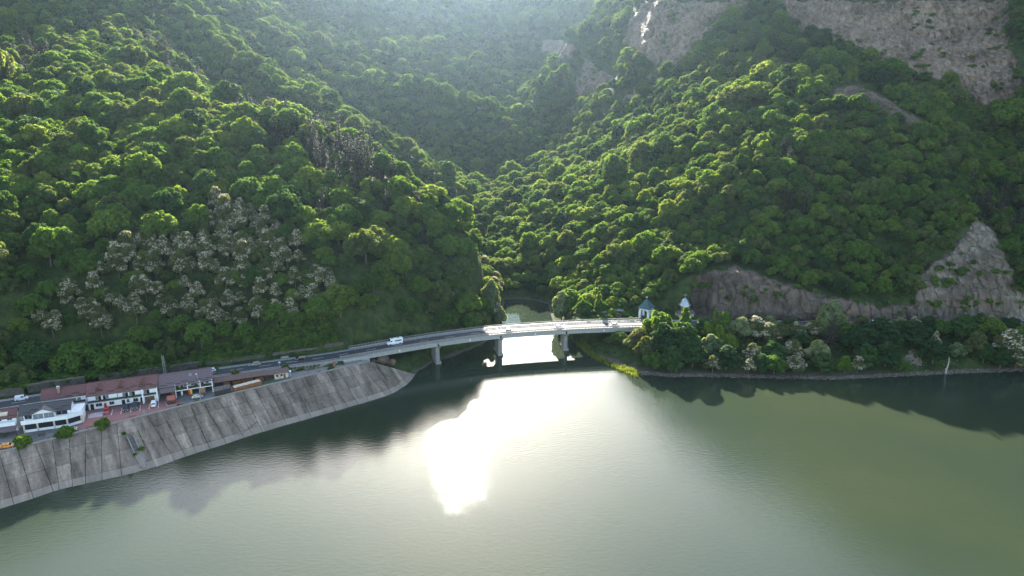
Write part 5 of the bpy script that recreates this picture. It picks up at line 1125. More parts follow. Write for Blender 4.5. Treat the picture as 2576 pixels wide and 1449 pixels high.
    for s in (-1, 1):
        MB().box(h - 0.24, s * Wd * 0.36 - 0.17, z1 * 0.60, h - 0.02, s * Wd * 0.36 + 0.17, z1 * 0.76).build('headlight', M['lamp_clear'], e)
        MB().box(-h - 0.02, s * Wd * 0.38 - 0.12, z1 * 0.66, -h + 0.14, s * Wd * 0.38 + 0.12, z1 * 0.9).build('tail_light', M['lamp_red'], e)
        MB().box(h * prof[0] - 0.25, s * Wd / 2 * 0.98 - 0.1, z1 * 0.98, h * prof[0] - 0.08, s * Wd / 2 * 0.98 + 0.1, z1 * 1.12).build('mirror', M['car_' + paint], e)
    MB().box(-h - 0.012, -0.26, z1 * 0.45, -h + 0.1, 0.26, z1 * 0.58).build('number_plate', M['paint_white'], e); MB().box(h - 0.1, -0.26, z1 * 0.32, h + 0.012, 0.26, z1 * 0.44).build('number_plate', M['paint_white'], e)
    if kind == 'van':
        for x in (-1.6, 1.2): MB().box(x - 0.4, -0.3, zt + 0.002, x + 0.4, 0.3, zt + 0.09).build('roof_vent', M['dark_metal'], e)
    return e
def on_road(x, lane):                          # lane offset + = far side; returns location and heading (towards +x)
    i = int(np.argmin(abs(xs - x))); t = ROAD[i + 1] - ROAD[i - 1]; a = math.atan2(t[1], t[0]); n = np.array([-math.sin(a), math.cos(a)]); p = ROAD[i] + n * lane
    return (p[0], p[1], ROADZ + (0.0 if (x < -66 or x > 61) else -0.01)), a
def road_car(x, lane, fwd, label, paint, kind):
    l, a = on_road(x, lane); return car(label, paint, l, a if fwd else a + math.pi, kind)
road_car(-118.3, 1.7, False, 'white car on the road, half hidden behind the guest house roof', 'white', 'hatch')
road_car(-103.6, 1.7, False, 'silver estate car on the road above the wood shed', 'gold', 'estate')
road_car(-86.6, 1.7, False, 'black car on the road beside the stone wall', 'black', 'suv')
road_car(-50.8, 1.7, False, 'long white panel van driving onto the bridge', 'white', 'van')
road_car(-2.5, -1.7, True, 'dark car in full sun above the middle pier of the bridge', 'grey', 'sedan')
road_car(21.0, -1.7, True, 'silver car in the sun above the third pier of the bridge', 'silver', 'sedan')
road_car(48.5, -1.7, True, 'pale-roofed car nearest the belfry on the bridge', 'gold', 'hatch')
road_car(92.5, 1.7, True, 'dark grey car on the road just past the chapel', 'grey', 'sedan')
road_car(172.5, 1.7, True, 'white car glimpsed between trees on the right road', 'white', 'hatch'); road_car(190.5, -1.7, False, 'pale blue-grey car glimpsed between trees further along the right road', 'silver', 'estate')
road_car(-176.0, 1.7, True, 'white van roof showing behind the annex roof', 'white', 'minivan')
up = A + math.pi / 2
def parked(p, rz, label, paint, kind): car(label, paint, (p.x, p.y, YARDZ + 0.02), rz, kind)
parked(y2(778, 1110), up + math.pi, 'small red car parked in front of the hotel', 'red', 'hatch')
parked(y2(1265, 1050), up + math.pi + 0.05, 'black car parked in front of the hotel next to the red car', 'black', 'estate')
parked(y2(1505, 1000), up + math.pi + 0.05, 'dark blue-black car parked nearest the garage door', 'navy', 'suv')
parked(y2(1975, 940), up, 'small white van with dark rear windows parked beside the grill hut', 'white', 'minivan')
parked(y3(1400, 880), A3 + 0.02, 'silver hatchback in front of the guest house', 'silver', 'hatch')
parked(Vector((-160.6, 203.6, 0)), 0.28, 'orange car at the left end of the embankment', 'orange', 'hatch')

# ------------------------------------------------------------------ small things in the yard
def bench(p, rz, label, mat='wood_brown', L=1.9):
    e = empty('bench', (p.x, p.y, p.z + 0.02), rz, label, 'bench'); part(e, 'seat', mat, MB().box(-L / 2, -0.22, 0.40, L / 2, 0.22, 0.47)); part(e, 'backrest', mat, MB().box(-L / 2, 0.20, 0.60, L / 2, 0.26, 0.95))
    for x in (-L * 0.4, L * 0.4 - 0.1): part(e, 'leg', 'dark_metal', MB().box(x, -0.2, 0, x + 0.1, 0.2, 0.398).box(x, 0.2, 0, x + 0.1, 0.255, 0.598))
bench(y2(610, 1010), A, 'white-backed bench under the left ground-floor window of the hotel', 'sheet_pale', 2.0); bench(y2(990, 965), A, 'grey bench under the second ground-floor window of the hotel', 'stone_wall', 2.0)
bench(y2(1540, 890), A, 'dark bench left of the right hotel door', 'wood_dark', 1.6)
bench(y1(2270, 1345), 0.64, 'red bench at the embankment edge beside the round shrub', 'brick_red', 2.0); bench(y2(1430, 1275), 0.66, 'dark red bench at the embankment edge facing the parked cars', 'brick_red', 2.4); bench(y1(1640, 1330) + Vector((-4.2, -5.4, 0)), 0.64, 'grey bench on the edge between the two left shrubs', 'stone_wall', 2.2)
p = y2(1730, 1180); ft = empty('fountain', (p.x, p.y, YARDZ), 0, 'small pale stone fountain on the red paving', 'fountain'); part(ft, 'basin', 'coping', MB().lathe([(0.7, 0.02), (0.75, 0.4), (0.6, 0.45)], n=12)); part(ft, 'column', 'coping', MB().lathe([(0.3, 0.45), (0.2, 1.0), (0.45, 1.2), (0.2, 1.25), (0.15, 1.7), (0.28, 1.8), (0.05, 2.0)], n=10))
p = y3(1225, 790); vm = empty('drinks_cooler', (p.x, p.y, YARDZ), A3, 'red and yellow drinks cooler behind the silver hatchback', 'cooler'); part(vm, 'red_front', 'sign_red', MB().box(-0.7, 0, 0, -0.003, 0.7, 1.9)); part(vm, 'yellow_front', 'sign_yellow', MB().box(0, 0, 0, 0.7, 0.7, 1.9))
p = y3(1020, 810); fz = empty('freezer', (p.x, p.y, YARDZ), A3, 'white upright freezers under the guest house balcony', 'freezer'); part(fz, 'cabinet', 'wall_white', MB().box(-0.4, 0, 0, 0.2, 0.6, 1.5)); part(fz, 'door', 'wall_white', MB().box(-0.38, -0.05, 0.1, 0.18, -0.003, 1.45))
p = y3(1815, 720); bn = empty('waste_bin', (p.x, p.y, YARDZ), A3, 'yellow waste bin at the corner of the guest house', 'bin'); part(bn, 'body', 'plastic_yellow', MB().hexa([(-.3, -.3, 0), (.3, -.3, 0), (.3, .3, 0), (-.3, .3, 0), (-.36, -.36, .9), (.36, -.36, .9), (.36, .36, .9), (-.36, .36, .9)])); part(bn, 'lid', 'plastic_yellow', MB().prism_x([(-.4, .904), (.4, .904), (.4, 1.02), (-.4, .96)], -.4, .4))
p = y1(1910, 1370); pt = empty('planter', (p.x, p.y, YARDZ), 0.3, 'white square planter beside the restaurant shrub', 'planter'); part(pt, 'box', 'wall_white', MB().box(-.5, -.5, 0, .5, .5, 1.0)); part(pt, 'rim', 'coping', MB().box(-.56, -.56, 1.004, .56, .56, 1.1))
# poles
p = y3(1487, 965); lp = empty('street_lamp', (p.x, p.y, YARDZ), 0, 'thin grey street lamp pole at the embankment edge', 'street lamp'); part(lp, 'pole', 'pier_concrete', MB().tube([(0, 0, 0), (0, 0, 9.2)], [0.17, 0.10], 8)); part(lp, 'arm', 'steel', MB().tube([(0, 0, 9.1), (-0.5, 0.6, 9.8), (-1.1, 1.4, 10.0)], 0.05, 6)); part(lp, 'lamp_head', 'sheet_pale', MB().box(-1.45, 1.2, 9.92, -0.95, 2.0, 10.08))
i = int(np.argmin(abs(xs + 134))); t = ROAD[i + 1] - ROAD[i - 1]; a = math.atan2(t[1], t[0]); q = ROAD[i] + np.array([-math.sin(a), math.cos(a)]) * 5.6
up_ = empty('power_pole', (q[0], q[1], ROADZ), a, 'stepped concrete power pole behind the joint of the two roofs', 'power pole')
for s in (-1, 1): part(up_, 'post', 'pier_concrete', MB().hexa([(s * .42 - .13, -.15, -.5), (s * .42 + .13, -.15, -.5), (s * .42 + .13, .15, -.5), (s * .42 - .13, .15, -.5), (s * .28 - .1, -.12, 8.0), (s * .28 + .1, -.12, 8.0), (s * .28 + .1, .12, 8.0), (s * .28 - .1, .12, 8.0)]))
for k in range(8): part(up_, 'rung', 'pier_concrete', MB().box(-0.34, -0.08, 0.5 + k * 0.95, 0.34, 0.08, 0.75 + k * 0.95))
i = int(np.argmin(abs(xs + 95))); q = ROAD[i] + np.array([0.4, -0.9]) * 4.9
sg = empty('road_sign', (q[0], q[1], ROADZ), 0.5, 'small pale road sign seen from behind beside the left road', 'road sign'); part(sg, 'post', 'steel', MB().tube([(0, 0, -0.3), (0, 0, 2.6)], 0.05, 6)); part(sg, 'plate', 'sheet_pale', MB().prism_y([(-.45, 2.0), (.45, 2.0), (.45, 2.7), (-.45, 2.7)], -.03, .03))
q_, a_ = on_road(-93.0, 5.6); cb = empty('concrete_block', q_, a_, 'pale concrete block on the verge behind the left road', 'block'); part(cb, 'block', 'coping', MB().hexa([(-1.6, -.3, 0), (1.6, -.3, 0), (1.6, .3, 0), (-1.6, .3, 0), (-1.5, -.2, .6), (1.5, -.2, .6), (1.5, .2, .6), (-1.5, .2, .6)])); part(cb, 'cap', 'coping', MB().box(-1.52, -.22, .604, 1.52, .22, .68))
i = int(np.argmin(abs(xs + 75.5))); t = ROAD[i + 1] - ROAD[i - 1]; a = math.atan2(t[1], t[0]); nn = np.array([-math.sin(a), math.cos(a)]); q = ROAD[i] - nn * 5.6
st = empty('stairs', (q[0], q[1], YARDZ), a, 'rust-red brick steps at the end of the pale bridge wall', 'stairs')
for k in range(6): part(st, 'step', 'brick_red', MB().box(-0.7, -2.0 + k * 0.33, 0.0, 0.7, -1.68 + k * 0.33, 0.27 * (k + 1)))
def boulder(p, r, seed, label, mat='rock_pale', group='boulders'):
    iv, fc = ico(); rr = np.random.default_rng(seed); d = np.array([1 + 0.35 * mnoise.noise(Vector(v) * 1.3 + Vector((seed, 0, 0))) + 0.12 * mnoise.noise(Vector(v) * 3.1 + Vector((0, seed, 0))) for v in iv])[:, None]
    o = bpy.data.objects.new('boulder', np_mesh('boulder', iv * d * np.array([1.0, 0.8, 0.7]) * r, fc, [M[mat]])); link(o); o.location = (p.x, p.y, p.z + r * 0.3); o.rotation_euler = (0, 0, seed); tag(o, label, 'boulder', group)
def z7(x, y, z): return atz(734.8 + x / 7.316, 798.7 + y / 7.316, z)
for k, (zx, zy, r, lb) in enumerate([(365, 950, 1.0, 'tall pale boulder under the road wall beside the sandy ground'), (445, 930, 0.8, 'split pale boulder next to the tall one by the road wall'), (300, 985, 0.6, 'low boulder left of the tall pale one'), (500, 1010, 0.6, 'flat boulder on the sandy ground near the steps')]): boulder(z7(zx, zy, YARDZ), r, 3 + k, lb)
for k, (zx, zy, z, r, lb) in enumerate([(1680, 820, 5.5, 3.0, 'big tan boulder beside the bridge abutment'), (1830, 860, 4.5, 2.4, 'tan rock slab below the bridge left of the water'), (1520, 830, 6.5, 1.6, 'pale rock tucked against the bridge abutment')]): boulder(z7(zx, zy, z), r, 20 + k, lb, 'rock_brown')
cable = [z7(440, 1085, 8.6), z7(200, 1260, 5.2), z7(20, 1420, 2.5)]
o = MB().tube([atz(511.2 + x / 4.479, 798.7 + y / 4.479, z) for x, y, z in [(1290, 640, 9.3), (1140, 770, 7.4), (960, 890, 5.6), (760, 1050, 3.4), (560, 1210, 1.9), (440, 1310, 1.1), (310, 1318, 1.0)]], 0.07, 5).build('cable', M['dark_metal']); tag(o, 'dark cable lying slantwise across the concrete slabs', 'cable')

# drain chute in the slope
def on_slope(px_, py_):
    lo, hi = 0.0, 9.0
    for _ in range(30):
        z = (lo + hi) / 2; p = atz(px_, py_, z); d1 = seg_dist(np.array([p.x]), np.array([p.y]), FOOT)[0]; d2 = seg_dist(np.array([p.x]), np.array([p.y]), TOPE)[0]; s = 9 * d1 / (d1 + d2)
        if not inside(np.array([p.x]), np.array([p.y]), EMB)[0]: s = 0 if d1 < d2 else 9
        if s > z: lo = z
        else: hi = z
    return p
a, b = on_slope(1470 / 4.479, 894.5 + 915 / 4.479), on_slope(1620 / 4.479, 894.5 + 1250 / 4.479); d = (b - a); dh = Vector((d.x, d.y, 0)).normalized(); n = Vector((-dh.y, dh.x, 0))
ct = empty('drain_chute', tuple(a), 0, 'broken concrete drain chute cut into the slab slope below the car park', 'chute')
for s in (-0.9, 0.9): part(ct, 'side_wall', 'pier_concrete', MB().bar(n * s + Vector((0, 0, .1)), d + n * s + Vector((0, 0, .1)), 0.3, 0.5))
part(ct, 'channel', 'glass_dark' if False else 'stone_wall', MB().bar(Vector((0, 0, 0.02)), d * 0.45 + Vector((0, 0, 0.02)), 1.4, 0.25)); part(ct, 'apron', 'toe_concrete', MB().bar(d * 0.62 + Vector((0, 0, .1)), d * 1.05 + Vector((0, 0, .1)), 1.4, 0.2))

# ------------------------------------------------------------------ planted trees: lakeside strip, bridge ends, yard
HTS = {'tall': 2.62, 'broad': 1.95, 'leaf_fresh': 1.75, 'leaf_silver': 2.05, 'leaf_olive': 1.85, 'acacia': 2.65, 'pine': 3.4, 'bush': 0.95, 'cone': 2.45}
def plant(kind, vx, vtop, rpx, y, label, k=0, name=None, group=None):
    x = (vx - CX) / FPX * (y * 1.06)
    for _ in range(3):
        z = float(height(x, y)); _, _, d = project(x, y, z); x = (vx - CX) / FPX * float(d)
    zt = CAMH + ray(vx, vtop)[2] / ray(vx, vtop)[1] * y; Rr = rpx * float(d) / FPX; Ht = max(zt - z, Rr * 0.9)
    nm = name or {'pine': 'pine_tree', 'acacia': 'acacia_tree', 'bush': 'shrub', 'cone': 'cypress_tree'}.get(kind, 'broadleaf_tree')
    return tree(nm, kind, k, (x, y, z - 0.1), Rr, k * 1.7 + vx * 0.01, label, 'shrub' if kind == 'bush' else 'tree', group, Ht / (Rr * HTS[kind]))
G1 = 'trees along the lakeside below the right road'
def c4(x): return 1533.5 + x / 4.479
def r4(y): return 670.9 + y / 4.479
def c5(x): return 2001.3 + x / 4.479
PL = [('broad', c4(545), r4(440), 33, 308, 'round dark tree hiding the right end of the bridge'), ('cone', c4(835), r4(485), 30, 306, 'pointed green tree in front of the chapel dome'),
 ('tall', c4(600), r4(660), 36, 299, 'tall dense tree below the round one at the bridge end'), ('tall', c4(820), r4(640), 40, 298, 'broad dark tree below the chapel reaching the shore'), ('tall', c4(930), r4(820), 30, 292, 'low dark tree at the shore below the chapel'), ('broad', c4(500), r4(900), 26, 291, 'bushy dark tree at the shore nearest the reeds'), ('tall', c4(700), r4(900), 30, 288, 'dark shore tree with branches over the gravel'),
 ('leaf_olive', c4(330), r4(720), 26, 303, 'olive-green loose tree left of the round tree'), ('leaf_olive', c4(400), r4(800), 22, 297, 'smaller olive tree at the bend of the shore'), ('leaf_silver', c4(250), r4(800), 20, 304, 'pale greyish bush tree under the bridge end'), ('broad', c4(110), r4(760), 24, 311, 'dark bushy tree under the last bridge span'), ('broad', c4(20), r4(830), 18, 312, 'small dark tree in the shade beneath the bridge'),
 ('leaf_fresh', c4(1085), r4(650), 20, 309, 'bright yellow-green tree right of the chapel trees'), ('leaf_fresh', c4(1285), r4(540), 20, 311, 'taller yellow-green tree beside the dark car'), ('cone', c4(1180), r4(495), 16, 312, 'dull olive pointed tree beside the road'), ('leaf_fresh', c4(1220), r4(690), 15, 304, 'small yellow-green tree between the two bright ones'),
 ('leaf_silver', c4(1130), r4(780), 26, 298, 'grey-green tree below the yellow-green ones'), ('acacia', c4(1160), r4(1000), 20, 287, 'small white acacia at the shore below the grey-green tree'), ('leaf_fresh', c4(1340), r4(790), 22, 300, 'lime-topped tree in the middle of the belt'), ('tall', c4(1310), r4(900), 34, 289, 'large green shore tree drooping towards the water'),
 ('leaf_silver', c4(1470), r4(590), 28, 308, 'grey-olive tree left of the big acacia'), ('acacia', c4(1640), r4(575), 28, 307, 'cream-topped acacia, tallest of the blossoming ones'), ('acacia', c4(1770), r4(640), 30, 302, 'wide white acacia right of the tallest acacia'), ('acacia', c4(1600), r4(860), 24, 293, 'white acacia trailing down to the shore'), ('acacia', c4(1560), r4(1040), 18, 286, 'low white acacia at the water line'),
 ('broad', c4(1930), r4(620), 24, 308, 'green tree right of the wide acacia near the road'), ('tall', c4(1830), r4(850), 32, 294, 'dark green tree between the two shore acacias'), ('broad', c4(1850), r4(970), 28, 286, 'mid-green bushy tree at the shore between acacias'), ('tall', c4(1700), r4(990), 22, 286, 'small dark shore tree below the wide acacia'), ('acacia', c4(2040), r4(820), 28, 295, 'white acacia standing free in the middle of the belt'), ('acacia', c4(2080), r4(1010), 30, 287, 'white acacia bending to the shore right of the bushy tree'),
 ('acacia', c4(2080), r4(640), 20, 309, 'blossoming acacia top just below the road line'), ('acacia', c4(2270), r4(640), 22, 309, 'second blossoming acacia top just below the road line'), ('tall', c4(2150), r4(760), 26, 301, 'dark tree under the two acacia tops'),
 ('leaf_silver', c5(370), r4(400), 32, 309, 'tall grey-green tree standing above the road line'), ('pine', c5(400), r4(560), 28, 300, 'dark brown-green pine in the middle of the belt'), ('leaf_silver', c5(240), r4(830), 28, 293, 'pale feathery tree left of the pine'), ('tall', c5(290), r4(980), 28, 287, 'dark shore tree below the feathery tree'), ('broad', c5(560), r4(640), 28, 304, 'green tree behind the pine'),
 ('tall', c5(660), r4(700), 30, 299, 'round green tree right of the pine'), ('tall', c5(780), r4(880), 28, 290, 'dark green shore tree left of the stone fan'), ('leaf_fresh', c5(550), r4(1020), 16, 286, 'small bright green bush tree at the shore'), ('acacia', c5(690), r4(1010), 17, 286, 'small white acacia beside the bright green bush tree'),
 ('tall', c5(930), r4(610), 42, 301, 'massive dense green tree left of the stone fan'), ('tall', c5(1010), r4(850), 30, 291, 'lower dense tree at the foot of the massive one'), ('broad', c5(1170), r4(1020), 20, 288, 'small tree on the left side of the stone fan'), ('broad', c5(1180), r4(620), 26, 309, 'green tree behind the stone fan near the road'), ('tall', c5(1330), r4(640), 36, 304, 'wide green tree above the stone fan'),
 ('acacia', c5(1325), r4(580), 16, 312, 'white acacia tip behind the wide green tree'), ('broad', c5(1610), r4(590), 25, 309, 'dome-shaped green tree above the pale trunk'), ('broad', c5(1540), r4(830), 28, 293, 'rounded light green tree just left of the pale trunk'), ('acacia', c5(1550), r4(740), 12, 299, 'white acacia tip peeping over the rounded tree'),
 ('tall', c5(1870), r4(570), 32, 307, 'very dark rounded tree right of the pale trunk'), ('leaf_silver', c5(1800), r4(860), 18, 297, 'grey-green shrub tree behind the pale trunk'), ('broad', c5(2170), r4(570), 32, 308, 'mid-green tree near the road at the right'), ('leaf_olive', c5(2020), r4(760), 24, 298, 'olive rounded tree right of the pale trunk'), ('tall', c5(2110), r4(860), 22, 295, 'dark tree between the olive tree and the great acacia'),
 ('acacia', c5(2370), r4(720), 38, 298, 'great cream-white acacia at the right edge of the shore'), ('acacia', c5(2470), r4(900), 28, 291, 'lower branches acacia at the far right of the shore'), ('tall', c5(2300), r4(900), 24, 292, 'dark tree under the great acacia'), ('broad', c5(2380), r4(600), 24, 312, 'green tree behind the great acacia by the road'), ('broad', c5(2560), r4(620), 30, 305, 'green tree cut by the right edge of the picture')]
for k, (kd, vx, vt, rp_, y, lb) in enumerate(PL): plant(kd, vx, vt - (8 if y >= 298 else 4), rp_ * 1.22, y - (2.6 if y < 300 else 0), lb, k, group=G1)
for k in range(16):
    kd = ['broad', 'tall', 'leaf_olive', 'broad', 'leaf_silver', 'tall'][k % 6]; plant(kd, 1700 + k * 56 + (k * 37) % 23, 800 - (k * 13) % 9, 22 + (k * 7) % 8, 311.5, '%s from the bridge of the roadside trees lining the right road' % ORD[k], k + 3, group=G1)
# behind the bridge
def c6(x): return 1405.6 + x / 8.063
def r6(y): return 722 + y / 8.063
for k, (kd, vx, vt, rp_, y, lb) in enumerate([('leaf_silver', 1412, 728, 31, 347, 'pale silvery willow on the right bank behind the bridge'), ('cone', c6(800), r6(80), 21, 338, 'pointed green tree in front of the pale-roofed house'), ('leaf_olive', c6(470), r6(340), 22, 336, 'olive tree between the willow and the pointed tree'), ('leaf_fresh', c6(440), r6(190), 16, 345, 'small light green tree behind the willow'), ('leaf_fresh', c6(1080), r6(430), 16, 333, 'yellow-green bush right of the pointed tree'), ('broad', c6(950), r6(520), 18, 329, 'dark bush behind the bridge rail'), ('leaf_fresh', c6(1330), r6(520), 13, 332, 'light green bush left of the belfry'), ('acacia', c6(1200), r6(560), 12, 330, 'small white-flowered bush near the belfry'), ('broad', c6(620), r6(420), 18, 333, 'dark green bush under the pointed tree'), ('leaf_olive', c6(260), r6(430), 14, 338, 'olive bush on the bank below the willow'),
   ('leaf_silver', 1235, 700, 28, 354, 'pale leafy tree at the tip of the left hill'), ('acacia', 1246, 735, 22, 352, 'white-flecked tree at the tip of the left hill above the water'), ('leaf_silver', 1256, 770, 19, 350, 'silvery bush overhanging the channel at the left'), ('leaf_fresh', c4(325), r4(365), 8, 349, 'single yellow-green sapling above the belfry'),
   ('leaf_silver', 1400, 664, 16, 402, 'single pale green tree at the foot of the sunlit slope')]): plant(kd, vx, vt, rp_, y, lb, k)
# road edge and yard shrubs
def shrub(p, R_, label, k=0, kind='bush', sq=1.0): tree('shrub', kind, k, (p.x, p.y, p.z), R_, k * 1.3, label, 'shrub', None, sq)
def zz1(x, y, z=YARDZ): return atz(x / 4.479, 894.5 + y / 4.479, z)
shrub(zz1(260, 1010), 3.0, 'round green shrub beside the orange car', 0, 'bush', 1.25); shrub(zz1(735, 905), 2.9, 'round green shrub in front of the restaurant', 1, 'bush', 1.35); shrub(zz1(1170, 795), 2.7, 'round green shrub at the corner of the red paving', 2, 'bush', 1.25)
shrub(y4(820, 620, ROADZ - 0.5), 1.7, 'dark green shrub beside the road above the wood shed', 0, 'bush', 1.5); shrub(y4(2080, 500, ROADZ - 0.6), 2.0, 'dark shrub behind the hut roof', 1, 'bush', 1.4); shrub(y4(300, 600, YARDZ), 2.2, 'dark shrub between guest house and wood shed', 2, 'bush', 1.6); shrub(y4(350, 690, YARDZ), 1.6, 'low dark shrub at the end of the wood shed', 0, 'bush', 1.2)
shrub(z7(720, 960, YARDZ - 0.2), 1.6, 'dark bush on the embankment edge below the red steps', 1); shrub(z7(1640, 870, 5.0), 1.5, 'green bush between the boulders at the bridge abutment', 2)
shrub(zz1(1395, 885, 8.0), 0.9, 'small bush growing from the drain chute top', 0); shrub(on_slope(1590 / 4.479, 894.5 + 1060 / 4.479), 1.2, 'bright green bush growing in the drain chute', 1); shrub(on_slope(1520 / 4.479, 894.5 + 1120 / 4.479), 0.8, 'small green bush below the chute opening', 2)
for k, (x, y) in enumerate([(860, 860), (1290, 760), (1350, 750), (550, 945), (610, 925), (2010, 565), (2065, 555), (2220, 520)]): shrub(zz1(x, y), [0.7, 0.5, 0.5, 0.6, 0.6, 0.7, 0.6, 0.9][k], ['clipped dark shrub beside the white planter', 'small shrub right of the round corner shrub', 'second small shrub right of the round corner shrub', 'low shrub on the edge left of the restaurant shrub', 'low shrub nearest the restaurant shrub', 'dark little shrub behind the embankment wall near the grill hut', 'second little shrub near the grill hut', 'little shrub near the lamp pole'][k], k)
# undergrowth between wall and forest, weeds in the slab joints
ug = []
def add_bush(x, y, z, s): ug.append((x, y, z, s))
for _ in range(2200):
    i = rng.integers(int(np.argmin(abs(xs + 235))), iL - 2); t = ROAD[i + 1] - ROAD[i - 1]; n = np.array([-t[1], t[0]]) / np.linalg.norm(t); q = ROAD[i] + n * (8.4 + 10.5 * rng.random() ** 1.5); add_bush(q[0], q[1], max(float(height(*q)), 12.3 if rng.random() < 0.5 else 0) - 0.1, rng.uniform(0.6, 1.8))
for _ in range(110):
    i = rng.integers(int(np.argmin(abs(xs + 113))), int(np.argmin(abs(xs + 80)))); t = ROAD[i + 1] - ROAD[i - 1]; n = np.array([-t[1], t[0]]) / np.linalg.norm(t); q = ROAD[i] - n * rng.uniform(5.9, 6.8); add_bush(q[0], q[1], YARDZ + 0.9, rng.uniform(0.35, 0.7))
for _ in range(1500):
    x = rng.uniform(32, 300); y = rng.uniform(283, 334); zz = float(height(x, y)); px_, py_, _d = project(x, y, zz)
    if inside(np.array([x]), np.array([y]), LAKE)[0] or zz < 1.6 or seg_dist(np.array([x]), np.array([y]), ROAD[::4])[0] < 6 or (235 > py_ - 700 > 195 and c5(1200) < px_ < c5(1500)): continue
    add_bush(x, y, zz - 0.1, rng.uniform(0.5, 1.6))
for _ in range(260):
    x = rng.uniform(-62, -8); y = rng.uniform(296, 350); zz = float(height(x, y))
    if inside(np.array([x]), np.array([y]), LAKE)[0] or zz < 2.5 or seg_dist(np.array([x]), np.array([y]), ROAD[::4])[0] < 7: continue
    add_bush(x, y, zz - 0.1, rng.uniform(0.6, 1.6))
for _ in range(120):
    x, y = rng.uniform(20, 97), rng.uniform(327, 343); add_bush(x, y, float(height(x, y)) - 0.1, rng.uniform(0.5, 1.3))
ca, cb_, cc = [], [], []
for _ in range(1500):      # rock faces carry bushes on their ledges
    nm = ['cut', 'pale', 'pale', 'upper', 'upper', 'upper', 'ledge', 'middle', 'middle', 'step', 'rib'][rng.integers(0, 11)]; P_ = np.array(CLIFFS[nm][0]); a = rng.uniform(P_[:, 0].min(), P_[:, 0].max()); b = rng.uniform(P_[:, 1].min(), P_[:, 1].max())
    if mnoise.noise((a * 0.012, b * 0.03, 3.3)) < 0.02: continue
    if inside(np.array([a]), np.array([b]), CLIFFS[nm][0])[0]: ca.append(a); cb_.append(b); cc.append(1.2 + CLIFFS[nm][2] * 0.95)
hx, hy, hz_, t_ = hit(np.array(ca), np.array(cb_))
for k in range(len(ca)):
    if not np.isnan(t_[k]):
        q = Vector((-hx[k], -hy[k], 0)).normalized() * 0.9 * cc[k]; add_bush(hx[k] + q.x, hy[k] + q.y, hz_[k] + 0.35 * cc[k], rng.uniform(0.8, 2.4))
ug = np.array(ug); n = len(ug)
forest('undergrowth', (ug[:, 0], ug[:, 1], ug[:, 2], ug[:, 3], rng.uniform(0, 6.28, n), rng.uniform(0.7, 1.2, n), rng.integers(0, 3, n)), real_crowns('bush'), 'low green scrub on banks, verges and rock ledges')
wd = []
for i in range(1, len(stn_t) - 1):
    if rs_.random() < 0.55:
        for _ in range(rs_.randint(3, 12)):
            v = rs_.uniform(0.2, 0.98); p = emb_pt(i, v); wd.append((p[0], p[1], p[2] + 0.05, rs_.uniform(0.10, 0.26)))
wd = np.array(wd); n = len(wd)
forest('weeds', (wd[:, 0], wd[:, 1], wd[:, 2], wd[:, 3], rng.uniform(0, 6.28, n), rng.uniform(0.7, 1.2, n), rng.integers(0, 3, n)), real_crowns('bush'), 'weeds growing in the joints of the concrete slabs')
# reeds on the sunlit point
rp_ = [(1447, 868), (1462, 862), (1500, 895), (1545, 918), (1600, 935), (1618, 945), (1600, 950), (1540, 926), (1490, 902)]; V = []; Fc = []; r = np.random.default_rng(5); b0 = 0
A_ = np.array([xy(*p) for p in rp_])
for _ in range(5200):
    x = r.uniform(A_[:, 0].min(), A_[:, 0].max()); y = r.uniform(A_[:, 1].min(), A_[:, 1].max())
    if not inside(np.array([x]), np.array([y]), [tuple(a) for a in A_])[0]: continue
    z = max(float(height(x, y)), -0.3); h_ = r.uniform(0.9, 1.9); a = r.uniform(0, 6.28); w_ = 0.10; lx, ly = r.normal(0, 0.3, 2)
    V += [(x - w_ * math.cos(a), y - w_ * math.sin(a), z), (x + w_ * math.cos(a), y + w_ * math.sin(a), z), (x + lx + w_ * math.cos(a), y + ly + w_ * math.sin(a), z + h_), (x + lx - w_ * math.cos(a), y + ly - w_ * math.sin(a), z + h_ * 0.9)]; Fc.append((b0, b0 + 1, b0 + 2, b0 + 3)); b0 += 4
o = bpy.data.objects.new('reeds', np_mesh('reeds', V, Fc, [M['reed']])); link(o); tag(o, 'yellow-green reeds in the sun on the right bank below the bridge', None, None, 'stuff')
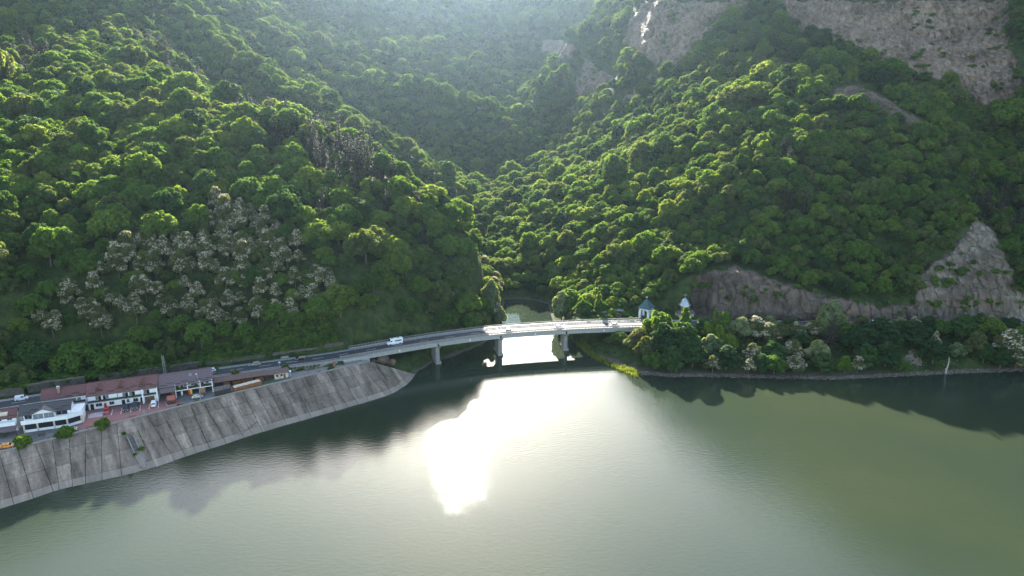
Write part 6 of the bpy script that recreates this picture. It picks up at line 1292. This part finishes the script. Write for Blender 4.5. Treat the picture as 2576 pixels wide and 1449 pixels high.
# pale dead trunk, stone fan
p = atz(2381, 932, 1.5); z = float(height(p.x, p.y)); dt_ = empty('dead_tree', (p.x, p.y, z), 0, 'bare pale dead trunk standing at the right shore', 'dead tree'); part(dt_, 'trunk', 'dead_wood', MB().tube([(0, 0, -0.3), (-.2, 0, 1.2), (0.2, 0, 3.6), (0.35, 0, 5.6), (0.1, 0, 7.6)], [0.5, 0.38, 0.32, 0.24, 0.15], 8), True); part(dt_, 'broken_branch', 'dead_wood', MB().tube([(-.1, 0, 1.6), (-0.7, 0.1, 2.4)], [0.22, 0.12], 6))
V = []; Fc = []; b0 = 0; iv, ifc = ico(); r = np.random.default_rng(8); bmv = None
for _ in range(500):
    a = r.uniform(c5(1230), c5(1500)); yy = r.uniform(288.5, 300); zz = 0; x = (a - CX) / FPX * (yy * 1.06)
    if abs(a - c5(1360)) > (302 - yy) * 2.4: continue
    zz = float(height(x, yy)); s = r.uniform(0.15, 0.5); q = np.array([(1, 0, 0), (-1, 0, 0), (0, 1, 0), (0, -1, 0), (0, 0, .7), (0, 0, -.5)]) * s * r.uniform(0.7, 1.3, (6, 1)) + (x, yy, zz + 0.05)
    V += list(q); Fc += [tuple(b0 + i for i in f) for f in [(0, 2, 4), (2, 1, 4), (1, 3, 4), (3, 0, 4), (2, 0, 5), (1, 2, 5), (3, 1, 5), (0, 3, 5)]]; b0 += 6
for _ in range(2600):     # gravel along the right shore
    k = r.integers(0, len(BANK_R) - 3); a = np.array(BANK_R[k]); b = np.array(BANK_R[k + 1]); q0 = a + (b - a) * r.random(); d = b - a; nn = np.array([-d[1], d[0]]) / (np.linalg.norm(d) + 1e-6); q0 = q0 + nn * r.uniform(-0.4, 2.6)
    if q0[0] < 46: continue
    zz = max(float(height(*q0)), 0.0); s = r.uniform(0.08, 0.32); q = np.array([(1, 0, 0), (-1, 0, 0), (0, 1, 0), (0, -1, 0), (0, 0, .7), (0, 0, -.5)]) * s * r.uniform(0.7, 1.3, (6, 1)) + (q0[0], q0[1], zz + 0.03)
    V += list(q); Fc += [tuple(b0 + i for i in f) for f in [(0, 2, 4), (2, 1, 4), (1, 3, 4), (3, 0, 4), (2, 0, 5), (1, 2, 5), (3, 1, 5), (0, 3, 5)]]; b0 += 6
o = bpy.data.objects.new('gravel', np_mesh('gravel', V, Fc, [M['toe_concrete']])); link(o); tag(o, 'grey gravel and stones along the right shore', None, None, 'stuff')

# ------------------------------------------------------------------ air
hz, ht, hout = nodes('haze')
pv = N(ht, 'ShaderNodeVolumePrincipled'); pv.inputs['Color'].default_value = (0.26, 0.36, 0.46, 1); pv.inputs['Density'].default_value = 0.000066; pv.inputs['Anisotropy'].default_value = 0.80
ht.links.new(pv.outputs[0], hout.inputs['Volume'])
hm = MB(); hm.box(-1000, -760, -8, 1000, 2560, 780); ho = hm.build('haze', hz); tag(ho, 'thin blue haze hanging in the valley', None, None, 'stuff')
